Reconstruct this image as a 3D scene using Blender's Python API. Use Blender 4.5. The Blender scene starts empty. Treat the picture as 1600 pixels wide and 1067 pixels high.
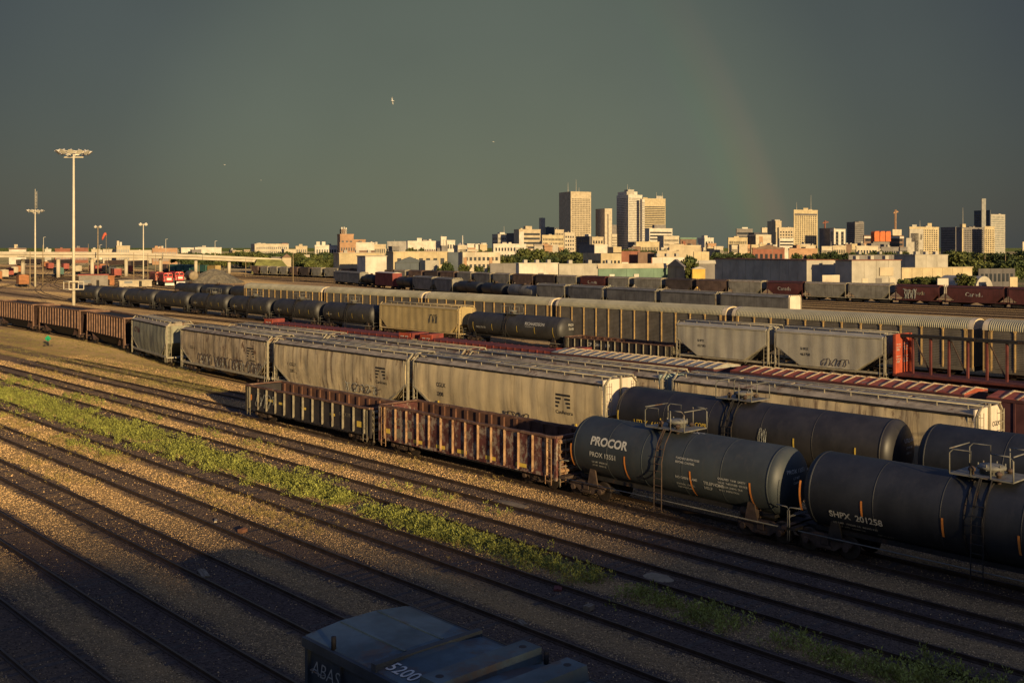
import bpy, bmesh, math, random
import numpy as np
from mathutils import Vector, Matrix
random.seed(7); RNG = np.random.default_rng(7)
sc = bpy.context.scene
COL = sc.collection
R = math.radians

# ------------------------------------------------------------------ camera
F, YH, H, TH = 1635.0, 388.3, 12.53, R(42.8)     # focal length in photo pixels, horizon row, eye height, angle between view and tracks
S, C = math.sin(TH), math.cos(TH)
cam_d = bpy.data.cameras.new('camera'); cam = bpy.data.objects.new('camera', cam_d); COL.objects.link(cam)
cam_d.sensor_width = 36.0; cam_d.lens = F/1600*36.0
cam_d.shift_y = (YH-533.5)/1600
cam_d.clip_start = 0.5; cam_d.clip_end = 20000
cam.location = (0, 0, H); cam.rotation_euler = (R(90), 0, -TH)
sc.camera = cam
sc.render.resolution_x = 1024; sc.render.resolution_y = 682

# ------------------------------------------------------------------ sun + sky
SUN_OFF, SUN_EL = 16.0, 9.6          # light travels 16 degrees right of the track direction (+Y), low evening sun
lx, ly = math.sin(R(SUN_OFF)), math.cos(R(SUN_OFF))
ldir = Vector((lx*math.cos(R(SUN_EL)), ly*math.cos(R(SUN_EL)), -math.sin(R(SUN_EL))))
sun_d = bpy.data.lights.new('sun', 'SUN'); sun_d.energy = 5.0; sun_d.angle = R(0.9); sun_d.color = (1.0, 0.73, 0.38)
sun = bpy.data.objects.new('sun', sun_d); COL.objects.link(sun)
sun.rotation_euler = ldir.to_track_quat('-Z', 'Y').to_euler()
sun.location = (-60, -200, 80)

w = bpy.data.worlds.new('World'); sc.world = w; w.use_nodes = True
nt = w.node_tree; nt.nodes.clear()
N = nt.nodes.new; Lk = nt.links.new
out = N('ShaderNodeOutputWorld'); bg = N('ShaderNodeBackground'); Lk(bg.outputs[0], out.inputs[0])
tc = N('ShaderNodeTexCoord')
def wmath(op, a, b=None, c=None):
    n = N('ShaderNodeMath'); n.operation = op
    for i, v in enumerate((a, b, c)):
        if v is None: continue
        if isinstance(v, (int, float)): n.inputs[i].default_value = v
        else: Lk(v, n.inputs[i])
    return n.outputs[0]
def wdot(vec):
    n = N('ShaderNodeVectorMath'); n.operation = 'DOT_PRODUCT'
    Lk(tc.outputs['Generated'], n.inputs[0]); n.inputs[1].default_value = vec
    return n.outputs['Value']
def wramp(fac, stops):
    n = N('ShaderNodeValToRGB'); cr = n.color_ramp; cr.interpolation = 'EASE'
    while len(cr.elements) > 1: cr.elements.remove(cr.elements[-1])
    for i, (p, c_) in enumerate(stops):
        e = cr.elements[0] if i == 0 else cr.elements.new(p)
        e.position = p; e.color = (*c_, 1)
    Lk(fac, n.inputs[0]); return n.outputs[0]
# storm cloud brightest ahead, darkening off-axis to put a lens vignette into the sky
az = -TH + R(2)
fwd = Vector((math.sin(TH-R(1)), math.cos(TH-R(1)), 0.02)).normalized()
front = wmath('MULTIPLY_ADD', wdot(fwd), 0.5, 0.5)
cloud = wramp(front, [(0.0, (0.088, 0.098, 0.108)), (0.5, (0.082, 0.092, 0.102)), (0.84, (0.036, 0.043, 0.055)), (0.925, (0.027, 0.032, 0.041)),
                      (0.965, (0.047, 0.055, 0.053)), (0.99, (0.080, 0.093, 0.072)), (1.0, (0.094, 0.107, 0.079))])
# soft cloud structure
nz = N('ShaderNodeTexNoise'); nz.inputs['Scale'].default_value = 2.6; nz.inputs['Detail'].default_value = 4
mp = N('ShaderNodeMapping'); mp.inputs['Scale'].default_value = (1, 1, 1.3); Lk(tc.outputs['Generated'], mp.inputs[0]); Lk(mp.outputs[0], nz.inputs[0])
cl_n = wmath('MULTIPLY_ADD', nz.outputs[0], 0.42, 0.79)
mixc = N('ShaderNodeMix'); mixc.data_type = 'RGBA'; mixc.blend_type = 'MULTIPLY'; mixc.inputs[0].default_value = 1
cmb = N('ShaderNodeCombineColor')
for i in range(3): Lk(cl_n, cmb.inputs[i])
Lk(cloud, mixc.inputs[6]); Lk(cmb.outputs[0], mixc.inputs[7])
sepz = N('ShaderNodeSeparateXYZ'); Lk(tc.outputs['Generated'], sepz.inputs[0])
zen = wramp(sepz.outputs[2], [(0.0, (1, 1, 1)), (0.24, (1, 1, 1)), (0.62, (1.15, 1.45, 2.8)), (1.0, (1.2, 1.5, 3.0))])     # bluer overhead
mz = N('ShaderNodeMix'); mz.data_type = 'RGBA'; mz.blend_type = 'MULTIPLY'; mz.inputs[0].default_value = 1; Lk(mixc.outputs[2], mz.inputs[6]); Lk(zen, mz.inputs[7])
# faint rainbow, 42 degrees round the point opposite the sun
bow = wdot(tuple(ldir))
bowc = wramp(bow, [(0.0, (0, 0, 0)), (0.728, (0, 0, 0)), (0.740, (.034, .012, .006)), (0.750, (.024, .019, .003)), (0.760, (.004, .018, .006)), (0.772, (.003, .004, .007)), (0.80, (.004, .004, .003)), (1, (.003, .003, .002))])
addb = N('ShaderNodeMix'); addb.data_type = 'RGBA'; addb.blend_type = 'ADD'; addb.inputs[0].default_value = 1
fade = N('ShaderNodeMapRange'); fade.inputs[1].default_value = .0; fade.inputs[2].default_value = .26; fade.inputs[3].default_value = .9; fade.inputs[4].default_value = .05; Lk(sepz.outputs[2], fade.inputs[0])
Lk(fade.outputs[0], addb.inputs[0]); Lk(mz.outputs[2], addb.inputs[6]); Lk(bowc, addb.inputs[7])
# a little clear evening sky shining through
sky = N('ShaderNodeTexSky'); sky.sky_type = 'NISHITA'; sky.sun_disc = False
sky.sun_elevation = R(SUN_EL); sky.sun_rotation = math.atan2(-lx, -ly); sky.air_density = 1.2; sky.dust_density = 1.0
skm = N('ShaderNodeMix'); skm.data_type = 'RGBA'; skm.blend_type = 'ADD'; skm.inputs[0].default_value = 0.006
Lk(addb.outputs[2], skm.inputs[6]); Lk(sky.outputs[0], skm.inputs[7])
Lk(skm.outputs[2], bg.inputs[0]); bg.inputs[1].default_value = 1.0

sc.view_settings.view_transform = 'Standard'; sc.view_settings.look = 'None'
sc.view_settings.exposure = 0.2; sc.view_settings.gamma = 1.0

# ------------------------------------------------------------------ helpers
def un(x, y, z=0.0):
    """the place in the yard at height z seen at a spot of the photograph"""
    Z = F*(H-z)/(y-YH); l = (x-800)/F*Z
    return Z*S+l*C, Z*C-l*S
def at_depth(x, Z):
    l = (x-800)/F*Z
    return Z*S+l*C, Z*C-l*S
def ztop(y, Z): return H-(y-YH)*Z/F

class MB:
    def __init__(s): s.v = []; s.f = []; s.sm = []
    def add(s, vs, fs, smooth=False):
        o = len(s.v); s.v += [tuple(p) for p in vs]; s.f += [tuple(i+o for i in f) for f in fs]; s.sm += [smooth]*len(fs); return s
    def box(s, x0, x1, y0, y1, z0, z1):
        return s.add([(x0,y0,z0),(x1,y0,z0),(x1,y1,z0),(x0,y1,z0),(x0,y0,z1),(x1,y0,z1),(x1,y1,z1),(x0,y1,z1)],
              [(3,2,1,0),(4,5,6,7),(0,1,5,4),(1,2,6,5),(2,3,7,6),(3,0,4,7)])
    def bar(s, p, q, a, b=None, up=(0,0,1)):
        """rectangular bar p->q, a wide, b high"""
        b = b or a; p = Vector(p); q = Vector(q); d = (q-p).normalized(); u = Vector(up)
        if abs(d.dot(u)) > .98: u = Vector((0,1,0))
        sx = d.cross(u).normalized()*a/2; sy = sx.cross(d).normalized()*b/2
        vs = [p-sx-sy, p+sx-sy, p+sx+sy, p-sx+sy, q-sx-sy, q+sx-sy, q+sx+sy, q-sx+sy]
        return s.add(vs, [(3,2,1,0),(4,5,6,7),(0,1,5,4),(1,2,6,5),(2,3,7,6),(3,0,4,7)])
    def tube(s, pts, r, n=6, r1=None):
        pts = [Vector(p) for p in pts]; m = len(pts); vs = []; fs = []
        for i, p in enumerate(pts):
            d = (pts[min(i+1,m-1)]-pts[max(i-1,0)]).normalized()
            u = Vector((0,0,1)) if abs(d.z) < .95 else Vector((0,1,0))
            a = d.cross(u).normalized(); b = a.cross(d)
            rr = r if r1 is None else r+(r1-r)*i/(m-1)
            for k in range(n):
                t = 2*math.pi*k/n; vs.append(p+a*rr*math.cos(t)+b*rr*math.sin(t))
        for i in range(m-1):
            for k in range(n):
                fs.append((i*n+k, i*n+(k+1)%n, (i+1)*n+(k+1)%n, (i+1)*n+k))
        fs += [tuple(range(n))[::-1], tuple(range((m-1)*n, m*n))]
        return s.add(vs, fs, n > 5)
    def lathe(s, prof, n, axis='y', c=(0,0,0), caps=True, arc=None):
        vs = []; fs = []; m = len(prof)
        for (h, r) in prof:
            for k in range(n):
                t = 2*math.pi*k/n
                if axis == 'y': vs.append((c[0]+r*math.cos(t), c[1]+h, c[2]+r*math.sin(t)))
                elif axis == 'x': vs.append((c[0]+h, c[1]+r*math.cos(t), c[2]+r*math.sin(t)))
                else: vs.append((c[0]+r*math.cos(t), c[1]+r*math.sin(t), c[2]+h))
        for i in range(m-1):
            for k in range(n): fs.append((i*n+k, i*n+(k+1)%n, (i+1)*n+(k+1)%n, (i+1)*n+k))
        if axis != 'y': fs = [f for f in fs]
        s.add(vs, fs, True)
        if caps:
            o = len(s.v)-len(vs); s.f += [tuple(range(o, o+n)), tuple(range(o+(m-1)*n, o+m*n))]; s.sm += [False, False]
        return s
    def prism(s, poly, axis, a, b):
        """polygon of 2-D points extruded: axis 'x' -> points are (y,z); 'y' -> (x,z); 'z' -> (x,y)"""
        n = len(poly); f = {'x': lambda p, h: (h, p[0], p[1]), 'y': lambda p, h: (p[0], h, p[1]), 'z': lambda p, h: (p[0], p[1], h)}[axis]
        vs = [f(p, a) for p in poly]+[f(p, b) for p in poly]
        return s.add(vs, [tuple(range(n)), tuple(range(n, 2*n))[::-1]]+[(i, (i+1)%n, n+(i+1)%n, n+i) for i in range(n)])
    def mesh(s, name, mat):
        me = bpy.data.meshes.new(name); me.from_pydata(s.v, [], s.f); me.update()
        if any(s.sm): me.polygons.foreach_set('use_smooth', s.sm)
        if mat: me.materials.append(mat)
        bm = bmesh.new(); bm.from_mesh(me); bmesh.ops.recalc_face_normals(bm, faces=bm.faces); bm.to_mesh(me); bm.free()
        return me
    def build(s, name, mat, parent=None, loc=None):
        return inst(s.mesh(name, mat), name, parent, loc)

def inst(me, name, parent=None, loc=None, rz=None):
    o = bpy.data.objects.new(name, me); COL.objects.link(o)
    if parent: o.parent = parent
    if loc: o.location = loc
    if rz: o.rotation_euler = (0, 0, rz)
    return o
CACHE = {}
def cached(key, fn):
    if key not in CACHE: CACHE[key] = fn()
    return CACHE[key]
def thing(name, label, cat, loc=(0,0,0), rz=0, group=None):
    o = bpy.data.objects.new(name, None); COL.objects.link(o); o.location = loc; o.rotation_euler = (0,0,rz)
    o.empty_display_size = .5
    return tag(o, label, cat, group)
def tag(o, label, cat, group=None):
    o['label'] = label; o['category'] = cat
    if group: o['group'] = group
    return o
def struct(o): o['kind'] = 'structure'; return o
def stuff(o): o['kind'] = 'stuff'; return o

TXT = {}
def text2d(s_, size=1.0, bold=0.0, shear=0.0, slices=()):
    """outline of a line of lettering as flat triangles: list of 2-D points, faces, width"""
    k = (s_, size, bold, shear, tuple(slices))
    if k in TXT: return TXT[k]
    cu = bpy.data.curves.new('lettering', 'FONT'); cu.body = s_; cu.size = size; cu.offset = bold*size; cu.shear = shear; cu.resolution_u = 3
    ob = bpy.data.objects.new('lettering', cu); COL.objects.link(ob)
    bpy.context.view_layer.update()
    me = bpy.data.meshes.new_from_object(ob.evaluated_get(bpy.context.evaluated_depsgraph_get()))
    bm = bmesh.new(); bm.from_mesh(me)
    for v in slices:
        bmesh.ops.bisect_plane(bm, geom=bm.verts[:]+bm.edges[:]+bm.faces[:], plane_co=(0, v, 0), plane_no=(0, 1, 0))
    bm.verts.ensure_lookup_table(); bm.verts.index_update()
    vs = [(v.co.x, v.co.y) for v in bm.verts]; fs = [tuple(v.index for v in f.verts) for f in bm.faces]
    bm.free(); bpy.data.objects.remove(ob); bpy.data.curves.remove(cu); bpy.data.meshes.remove(me)
    wd = max((p[0] for p in vs), default=0)
    TXT[k] = (vs, fs, wd); return TXT[k]

# ------------------------------------------------------------------ materials
MAT = {}
def M(name, col,  rough=0.75, var=0.25, scale=3.0, streak=0.0, scol=(0.05,0.04,0.035), rust=0.0, rcol=(0.16,0.06,0.025), bump=0.0, metal=0.0, stretch=(1,1,1), spec=0.3, rscale=1.2, world=False, rnd=0.0, dr=0.0):
    if name in MAT: return MAT[name]
    m = bpy.data.materials.new(name); m.use_nodes = True; MAT[name] = m
    t = m.node_tree; b = t.nodes['Principled BSDF']; L = t.links.new; A = t.nodes.new
    b.inputs['Roughness'].default_value = rough; b.inputs['Metallic'].default_value = metal; b.inputs['Specular IOR Level'].default_value = spec; b.inputs['Diffuse Roughness'].default_value = dr
    if world: g = A('ShaderNodeNewGeometry'); src = g.outputs['Position']
    else:
        g = A('ShaderNodeTexCoord'); oi = A('ShaderNodeObjectInfo'); ad = A('ShaderNodeVectorMath'); ad.operation = 'ADD'
        ml = A('ShaderNodeMath'); ml.operation = 'MULTIPLY'; ml.inputs[1].default_value = 60.0; L(oi.outputs['Random'], ml.inputs[0])
        L(g.outputs['Object'], ad.inputs[0]); L(ml.outputs[0], ad.inputs[1]); src = ad.outputs[0]
    def noise(sc_, det=5, st=(1,1,1), rgh=.6):
        mp = A('ShaderNodeMapping'); mp.inputs['Scale'].default_value = st; L(src, mp.inputs[0])
        n = A('ShaderNodeTexNoise'); n.inputs['Scale'].default_value = sc_; n.inputs['Detail'].default_value = det; n.inputs['Roughness'].default_value = rgh
        L(mp.outputs[0], n.inputs[0]); return n.outputs[0]
    def ramp(f, p0, p1):
        r = A('ShaderNodeMapRange'); r.interpolation_type = 'SMOOTHSTEP'; r.inputs[1].default_value = p0; r.inputs[2].default_value = p1; L(f, r.inputs[0]); return r.outputs[0]
    def mix(f, a, c_, mode='MIX'):
        n = A('ShaderNodeMix'); n.data_type = 'RGBA'; n.blend_type = mode
        if isinstance(f, float): n.inputs[0].default_value = f
        else: L(f, n.inputs[0])
        for i, v in ((6, a), (7, c_)):
            if isinstance(v, tuple): n.inputs[i].default_value = (*v, 1)
            else: L(v, n.inputs[i])
        return n.outputs[2]
    base = tuple(col)
    dark = tuple(c_*(1-var) for c_ in col); lite = tuple(min(1, c_*(1+var*.8)) for c_ in col)
    cur = mix(ramp(noise(scale, 6, stretch), .28, .72), dark, lite)
    if streak > 0:
        sm = ramp(noise(2.6, 5, (1.0, 1.0, .05), .75), .47, .68)
        mm = A('ShaderNodeMath'); mm.operation = 'MULTIPLY'; mm.inputs[1].default_value = streak; L(sm, mm.inputs[0])
        cur = mix(mm.outputs[0], cur, tuple(scol))
    if rust > 0:
        rm = ramp(noise(rscale, 9, (1,1,.6), .72), .62-rust*.28, .70-rust*.2)
        cur = mix(rm, cur, tuple(rcol))
    if rnd > 0:
        hs = A('ShaderNodeHueSaturation'); r2 = A('ShaderNodeMapRange'); L(g.outputs['Random Per Island'] if world else oi.outputs['Random'], r2.inputs[0])
        r2.inputs[3].default_value = 1-rnd; r2.inputs[4].default_value = 1+rnd; L(r2.outputs[0], hs.inputs['Value']); L(cur, hs.inputs['Color']); cur = hs.outputs[0]
    L(cur, b.inputs['Base Color'])
    if bump > 0:
        bp = A('ShaderNodeBump'); bp.inputs['Strength'].default_value = bump; bp.inputs['Distance'].default_value = .03; L(noise(scale*4, 6), bp.inputs['Height']); L(bp.outputs[0], b.inputs['Normal'])
    return m

m_rail = M('rail_steel', (.075,.05,.035), .45, .3, 2, metal=.3, world=True)
m_tie = M('sleeper_wood', (.075,.055,.04), .9, .4, 4, world=True)
m_dark = M('underframe_black', (.022,.02,.019), .75, .35, 3, rust=.25, rcol=(.06,.035,.022))
m_wheel = M('wheel_steel', (.05,.038,.03), .55, .35, 3, metal=.3)
m_side = M('side_frame_steel', (.075,.05,.036), .75, .35, 3)
m_white = M('white_paint_lettering', (.50,.48,.41), .7, .25, 4, rust=.06, rcol=(.2,.19,.17), rscale=5)
m_lblack = M('black_lettering', (.03,.028,.028), .7, .1, 4)
m_orange = M('reflective_strip', (.75,.26,.05), .5, .15, 6)
m_yellow = M('yellow_reflector', (.72,.5,.08), .5, .15, 6)
m_galv = M('galvanised_steel', (.17,.165,.14), .6, .25, 3, rust=.15, rcol=(.14,.08,.04))
m_glass = M('window_glass', (.035,.04,.045), .25, .3, .2, spec=.5)
# ------------------------------------------------------------------ ground
TX = [11.14, 15.01, 18.97, 22.85, 26.81, 31.09, 34.90, 39.0, 43.2]
def ground_material():
    m = bpy.data.materials.new('yard_ground'); m.use_nodes = True; t = m.node_tree; b = t.nodes['Principled BSDF']; L = t.links.new; A = t.nodes.new
    b.inputs['Roughness'].default_value = .95; b.inputs['Specular IOR Level'].default_value = .1; b.inputs['Diffuse Roughness'].default_value = 1.0
    g = A('ShaderNodeNewGeometry'); pos = g.outputs['Position']
    sx = A('ShaderNodeSeparateXYZ'); L(pos, sx.inputs[0])
    def mth(op, a, b_=None, c_=None):
        n = A('ShaderNodeMath'); n.operation = op
        for i, v in enumerate((a, b_, c_)):
            if v is None: continue
            if isinstance(v, (int, float)): n.inputs[i].default_value = v
            else: L(v, n.inputs[i])
        return n.outputs[0]
    def noise(sc_, det=5, st=(1,1,1), rgh=.6):
        mp = A('ShaderNodeMapping'); mp.inputs['Scale'].default_value = st; L(pos, mp.inputs[0])
        n = A('ShaderNodeTexNoise'); n.inputs['Scale'].default_value = sc_; n.inputs['Detail'].default_value = det; n.inputs['Roughness'].default_value = rgh
        L(mp.outputs[0], n.inputs[0]); return n.outputs[0]
    def rmp(f, p0, p1):
        r = A('ShaderNodeMapRange'); r.interpolation_type = 'SMOOTHSTEP'; r.inputs[1].default_value = p0; r.inputs[2].default_value = p1; L(f, r.inputs[0]); return r.outputs[0]
    def mix(f, a, c_):
        n = A('ShaderNodeMix'); n.data_type = 'RGBA'
        if isinstance(f, float): n.inputs[0].default_value = f
        else: L(f, n.inputs[0])
        for i, v in ((6, a), (7, c_)):
            if isinstance(v, tuple): n.inputs[i].default_value = (*v, 1)
            else: L(v, n.inputs[i])
        return n.outputs[2]
    vo = A('ShaderNodeTexVoronoi'); vo.inputs['Scale'].default_value = 11; L(pos, vo.inputs['Vector'])
    vbw = A('ShaderNodeRGBToBW'); L(vo.outputs['Color'], vbw.inputs[0])
    gravel = mix(vbw.outputs[0], (.13,.085,.045), (.36,.24,.115))
    gravel = mix(rmp(noise(.35, 6, (1,.35,1)), .42, .68), gravel, (.36,.225,.095))     # dry dust
    # oil-dark ballast inside each track
    per = 3.97
    fr = mth('ABSOLUTE', mth('SUBTRACT', mth('FRACT', mth('ADD', mth('DIVIDE', mth('SUBTRACT', sx.outputs[0], TX[0]), per), 100.5)), .5))
    dist = mth('ADD', mth('MULTIPLY', fr, per), mth('MULTIPLY', mth('SUBTRACT', noise(.9, 5, (1,.5,1)), .5), 1.3))
    inner = mth('SUBTRACT', 1, rmp(dist, 1.0, 1.5))
    near = mth('SUBTRACT', 1, rmp(sx.outputs[0], 44, 47))
    patch = rmp(noise(.12, 4, (1,.4,1)), .25, .6)
    k = mth('MULTIPLY', mth('MULTIPLY', inner, near), mth('MULTIPLY_ADD', patch, .3, .7))
    dark = mix(vbw.outputs[0], (.055,.040,.034), (.135,.094,.07))
    cur = mix(k, gravel, dark)
    # the far yard: packed dirt, cinders, faint bands along the tracks
    far = mix(rmp(noise(.03, 6, (3,.35,1)), .36, .62), (.42,.29,.135), (.15,.105,.07))
    cur = mix(rmp(sx.outputs[0], 44, 50), cur, far)
    town = mix(rmp(noise(.01, 5), .4, .6), (.24,.19,.12), (.10,.105,.05))
    cur = mix(rmp(sx.outputs[0], 262, 275), cur, town)
    L(cur, b.inputs['Base Color'])
    bp = A('ShaderNodeBump'); bp.inputs['Strength'].default_value = .9; bp.inputs['Distance'].default_value = .07
    hh = mth('ADD', vo.outputs['Distance'], mth('MULTIPLY', noise(3, 6), .8)); L(hh, bp.inputs['Height']); L(bp.outputs[0], b.inputs['Normal'])
    return m
gm = MB(); gm.add([(-4000,-4000,0),(9000,-4000,0),(9000,9000,0),(-4000,9000,0)], [(0,1,2,3)])
struct(gm.build('ground', ground_material()))

# ------------------------------------------------------------------ tracks
RP = [(-.07,0),(-.07,.03),(-.015,.05),(-.015,.115),(-.036,.125),(-.036,.165),(.036,.165),(.036,.125),(.015,.115),(.015,.05),(.07,.03),(.07,0)]
def offset_line(pts, d):
    res = []
    for i in range(len(pts)):
        a = Vector(pts[max(i-1,0)]); b = Vector(pts[min(i+1,len(pts)-1)]); t = (b-a).normalized()
        res.append((pts[i][0]+t.y*d, pts[i][1]-t.x*d))
    return res
def sweep(pts, prof, name, mat, parent):
    m = MB(); n = len(prof); vs = []
    for i, p in enumerate(pts):
        a = Vector(pts[max(i-1,0)]); b = Vector(pts[min(i+1,len(pts)-1)]); t = (b-a).normalized()
        for (u, z) in prof: vs.append((p[0]+t.y*u, p[1]-t.x*u, z))
    fs = [(i*n+k, i*n+(k+1)%n, (i+1)*n+(k+1)%n, (i+1)*n+k) for i in range(len(pts)-1) for k in range(n)]
    fs += [tuple(range(n)), tuple(range((len(pts)-1)*n, len(pts)*n))]
    return m.add(vs, fs).build(name, mat, parent)
def smooth_line(pts, n=10):
    P = [pts[0]]+list(pts)+[pts[-1]]; res = []
    for i in range(1, len(P)-2):
        p0, p1, p2, p3 = [np.array(q, float) for q in P[i-1:i+3]]
        for k in range(n):
            t = k/n; res.append(tuple(.5*((2*p1)+(-p0+p2)*t+(2*p0-5*p1+4*p2-p3)*t*t+(-p0+3*p1-3*p2+p3)*t**3)))
    res.append(tuple(P[-2])); return res
def track(pts, ties=None, jitter=0.0):
    root = bpy.data.objects.new('railway_track', None); COL.objects.link(root); struct(root)
    if jitter:                          # old yard rail is never quite straight
        a, b = pts[0], pts[-1]; n = 40; ph = random.random()*9
        pts = [(a[0]+(b[0]-a[0])*i/n+jitter*math.sin(i*.9+ph)+jitter*.6*math.sin(i*2.3+ph), a[1]+(b[1]-a[1])*i/n) for i in range(n+1)]
    for d in (-.755, .755): sweep(offset_line(pts, d), RP, 'rail', m_rail, root)
    if ties:
        y0, y1 = ties; m = MB(); x = pts[0][0]; y = y0
        while y < y1:
            t = random.uniform(-.02,.02); dz = random.uniform(-.012,.012)
            m.box(x-1.28+t, x+1.28+t, y-.11, y+.11, -.05, -.004+dz); y += .56+random.uniform(-.05,.05)
        stuff(m.build('sleepers', m_tie, root))
    return root
for i, x in enumerate(TX):
    track([(x,-40),(x,175 if i < 7 else 120)], ties=(2, 125) if i < 8 else None, jitter=.018)
ROWC = smooth_line([(48.1,-30),(48.1,40),(48.1,70),(48.9,98),(50.8,114),(53.4,130),(54.7,150),(55.1,185),(54.5,240)])
track(ROWC)
track([(52.9,-30),(52.9,60),(53.3,90),(55.5,130),(59,185)])
for x in (58.6, 64.5, 70.5, 79.6, 85.5): track([(x,-30),(x,190)])
track([(91.3,-20),(91.3,260),(96,330)]); track([(102.3,-20),(102.3,230)])
for x in (111,116,121.5,127,132.5,138,143.5): track([(x,20),(x,190),(x+14,300),(x+26,400),(x+34,620)])
ROWH = smooth_line([(150.5,60),(153.6,98),(155.3,110),(159.2,134.5),(163.4,155.5),(168.2,180),(186,242),(196,275),(206,312),(214,350)])
track(ROWH)
ROWI = smooth_line([(224.5,40),(224.5,100),(224.6,190),(229,246),(237,290),(241,375),(242,440),(240,520),(236,640),(230,820)])
track(ROWI)
for dx in (-8, -15, -22, -30): track([(p[0]+dx, p[1]) for p in ROWI[::3]])
# the fan of tracks at the left that swings away under the overpass
fan = [[(150,478),(105,470),(60,455),(72,441),(98,425),(112,412)], [(150,470),(128,462),(96,452),(82,443),(100,428),(122,411)], [(190,470),(150,458),(118,447),(112,437),(128,420),(140,410)],
       [(-60,470),(-10,452),(40,440),(70,430),(84,415)], [(210,441),(180,432),(160,425),(146,414)], [(245,441),(205,428),(180,420),(165,412)], [(300,450),(240,434),(205,423),(185,413)], [(330,440),(280,430),(230,420),(200,412)]]
for pl in fan: track(smooth_line([un(*p) for p in pl], 7))

# ------------------------------------------------------------------ loose stone and weeds
def visible(X, Y, margin=60):
    Z = X*S+Y*C; l = X*C-Y*S; px = 800+F*l/Z; py = YH+F*H/Z
    return (px > -margin) & (px < 1600+margin) & (py < 1067+margin), Z
def stones(n, name, mat, xr, yr, size, keep):
    X = RNG.uniform(*xr, n); Y = RNG.uniform(*yr, n); ok, Z = visible(X, Y)
    ok &= RNG.random(n) < np.clip((36/Z)**1.6, 0, 1); ok &= keep(X, Y)
    X, Y, Z = X[ok], Y[ok], Z[ok]; k = len(X)
    s = RNG.uniform(size[0], size[1], k)*np.clip(Z/45, .8, 1.5)
    base = np.array([(1,0,0),(0,1,0),(-1,0,0),(0,-1,0),(0,0,1),(0,0,-.6)], float)
    v = base[None]*s[:,None,None]*RNG.uniform(.55,1.25,(k,6,3))
    a = RNG.uniform(0, 6.28, k); ca, sa = np.cos(a)[:,None], np.sin(a)[:,None]
    vx = v[...,0]*ca-v[...,1]*sa; vy = v[...,0]*sa+v[...,1]*ca
    P = np.stack([vx+X[:,None], vy+Y[:,None], v[...,2]*.75+s[:,None]*.12], -1).reshape(-1,3)
    tri = np.array([(0,1,4),(1,2,4),(2,3,4),(3,0,4),(1,0,5),(2,1,5),(3,2,5),(0,3,5)])
    T = (tri[None]+6*np.arange(k)[:,None,None]).reshape(-1,3)
    o = raw_mesh(name, P, T, mat); return stuff(o)
def raw_mesh(name, P, T, mat, parent=None):
    me = bpy.data.meshes.new(name); me.vertices.add(len(P)); me.vertices.foreach_set('co', P.astype(np.float32).ravel())
    n = T.shape[1]; me.loops.add(T.size); me.loops.foreach_set('vertex_index', T.astype(np.int32).ravel())
    me.polygons.add(len(T)); me.polygons.foreach_set('loop_start', np.arange(0, T.size, n, dtype=np.int32)); me.polygons.foreach_set('loop_total', np.full(len(T), n, np.int32))
    me.update(calc_edges=True); me.validate(); me.materials.append(mat); return inst(me, name, parent)
m_stone = M('ballast_stone', (.49,.33,.155), .85, .6, 9, world=True, rnd=.6, dr=1.0)
m_stoned = M('dark_ballast_stone', (.10,.072,.054), .9, .5, 6, world=True, rnd=.6, dr=1.0)
TXA = np.array(TX)
def dtrack(X): return np.abs(X[:,None]-TXA[None]).min(1)
def lowf(X, Y, a, b, ph): return np.sin(X*a+ph)*np.sin(Y*b+ph*1.7)+.6*np.sin(X*a*2.3+Y*b*1.9+ph*3)
stones(700000, 'gravel', m_stone, (9.5,47), (5,125), (.019,.045), lambda X, Y: (dtrack(X) > 1.12+.2*lowf(X,Y,1.1,.23,2)) | ((dtrack(X) < .6) & (RNG.random(len(X)) < .05+.10*(lowf(X,Y,.5,.11,5) > .5))))
stones(170000, 'oily_gravel', m_stoned, (9.5,42), (5,110), (.02,.045), lambda X, Y: dtrack(X) < 1.3)

def weeds(name, mat, pts, hgt, leaves, spread=.17, ln=(.05,.13), wid=.2):
    """bushy little plants: many narrow leaves set round a few thin stems"""
    pts = np.asarray(pts, float); k = len(pts); n = k*leaves
    c = np.repeat(pts, leaves, 0); ph = np.repeat(RNG.uniform(hgt[0], hgt[1], k), leaves); t = RNG.beta(1.3, 1.2, n)
    a = RNG.uniform(0, 6.28, n); rad = spread*(ph/.3)**.7*np.sqrt(RNG.random(n))*(1-.6*t)
    p = np.stack([c[:,0]+rad*np.cos(a), c[:,1]+rad*np.sin(a), ph*t], -1)
    d = np.stack([np.cos(a), np.sin(a), RNG.uniform(.3,2.2,n)], -1)+RNG.normal(0,.35,(n,3)); d /= np.linalg.norm(d, axis=1)[:,None]
    u = np.cross(d, RNG.normal(0,1,(n,3))); u /= np.linalg.norm(u, axis=1)[:,None]
    l = (RNG.uniform(ln[0], ln[1], n)*(ph/.3)**.5)[:,None]; w_ = l*wid
    P = np.stack([p, p+d*l*.45+u*w_, p+d*l, p+d*l*.45-u*w_], 1).reshape(-1,3); P[:,2] = np.maximum(P[:,2], .005)
    return stuff(raw_mesh(name, P, 4*np.arange(n)[:,None]+np.arange(4)[None], mat))
def strip(xc, sx, y0, y1, n, clump=.6):
    """clumps of plants along a strip between two tracks"""
    out_ = []
    while len(out_) < n:
        y = random.uniform(y0, y1); x = xc+random.gauss(0, sx)
        d = math.sin(y*.31+xc)+.7*math.sin(y*.83+xc*2)+.5*math.sin(y*1.9)
        if d < -clump: continue
        for _ in range(random.randint(1, 6)): out_.append((x+random.gauss(0,.22), y+random.gauss(0,.3)))
    return out_
m_weed = M('weed_leaves', (.28,.29,.06), .8, .45, 1.2, world=True, rnd=.35)
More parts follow.
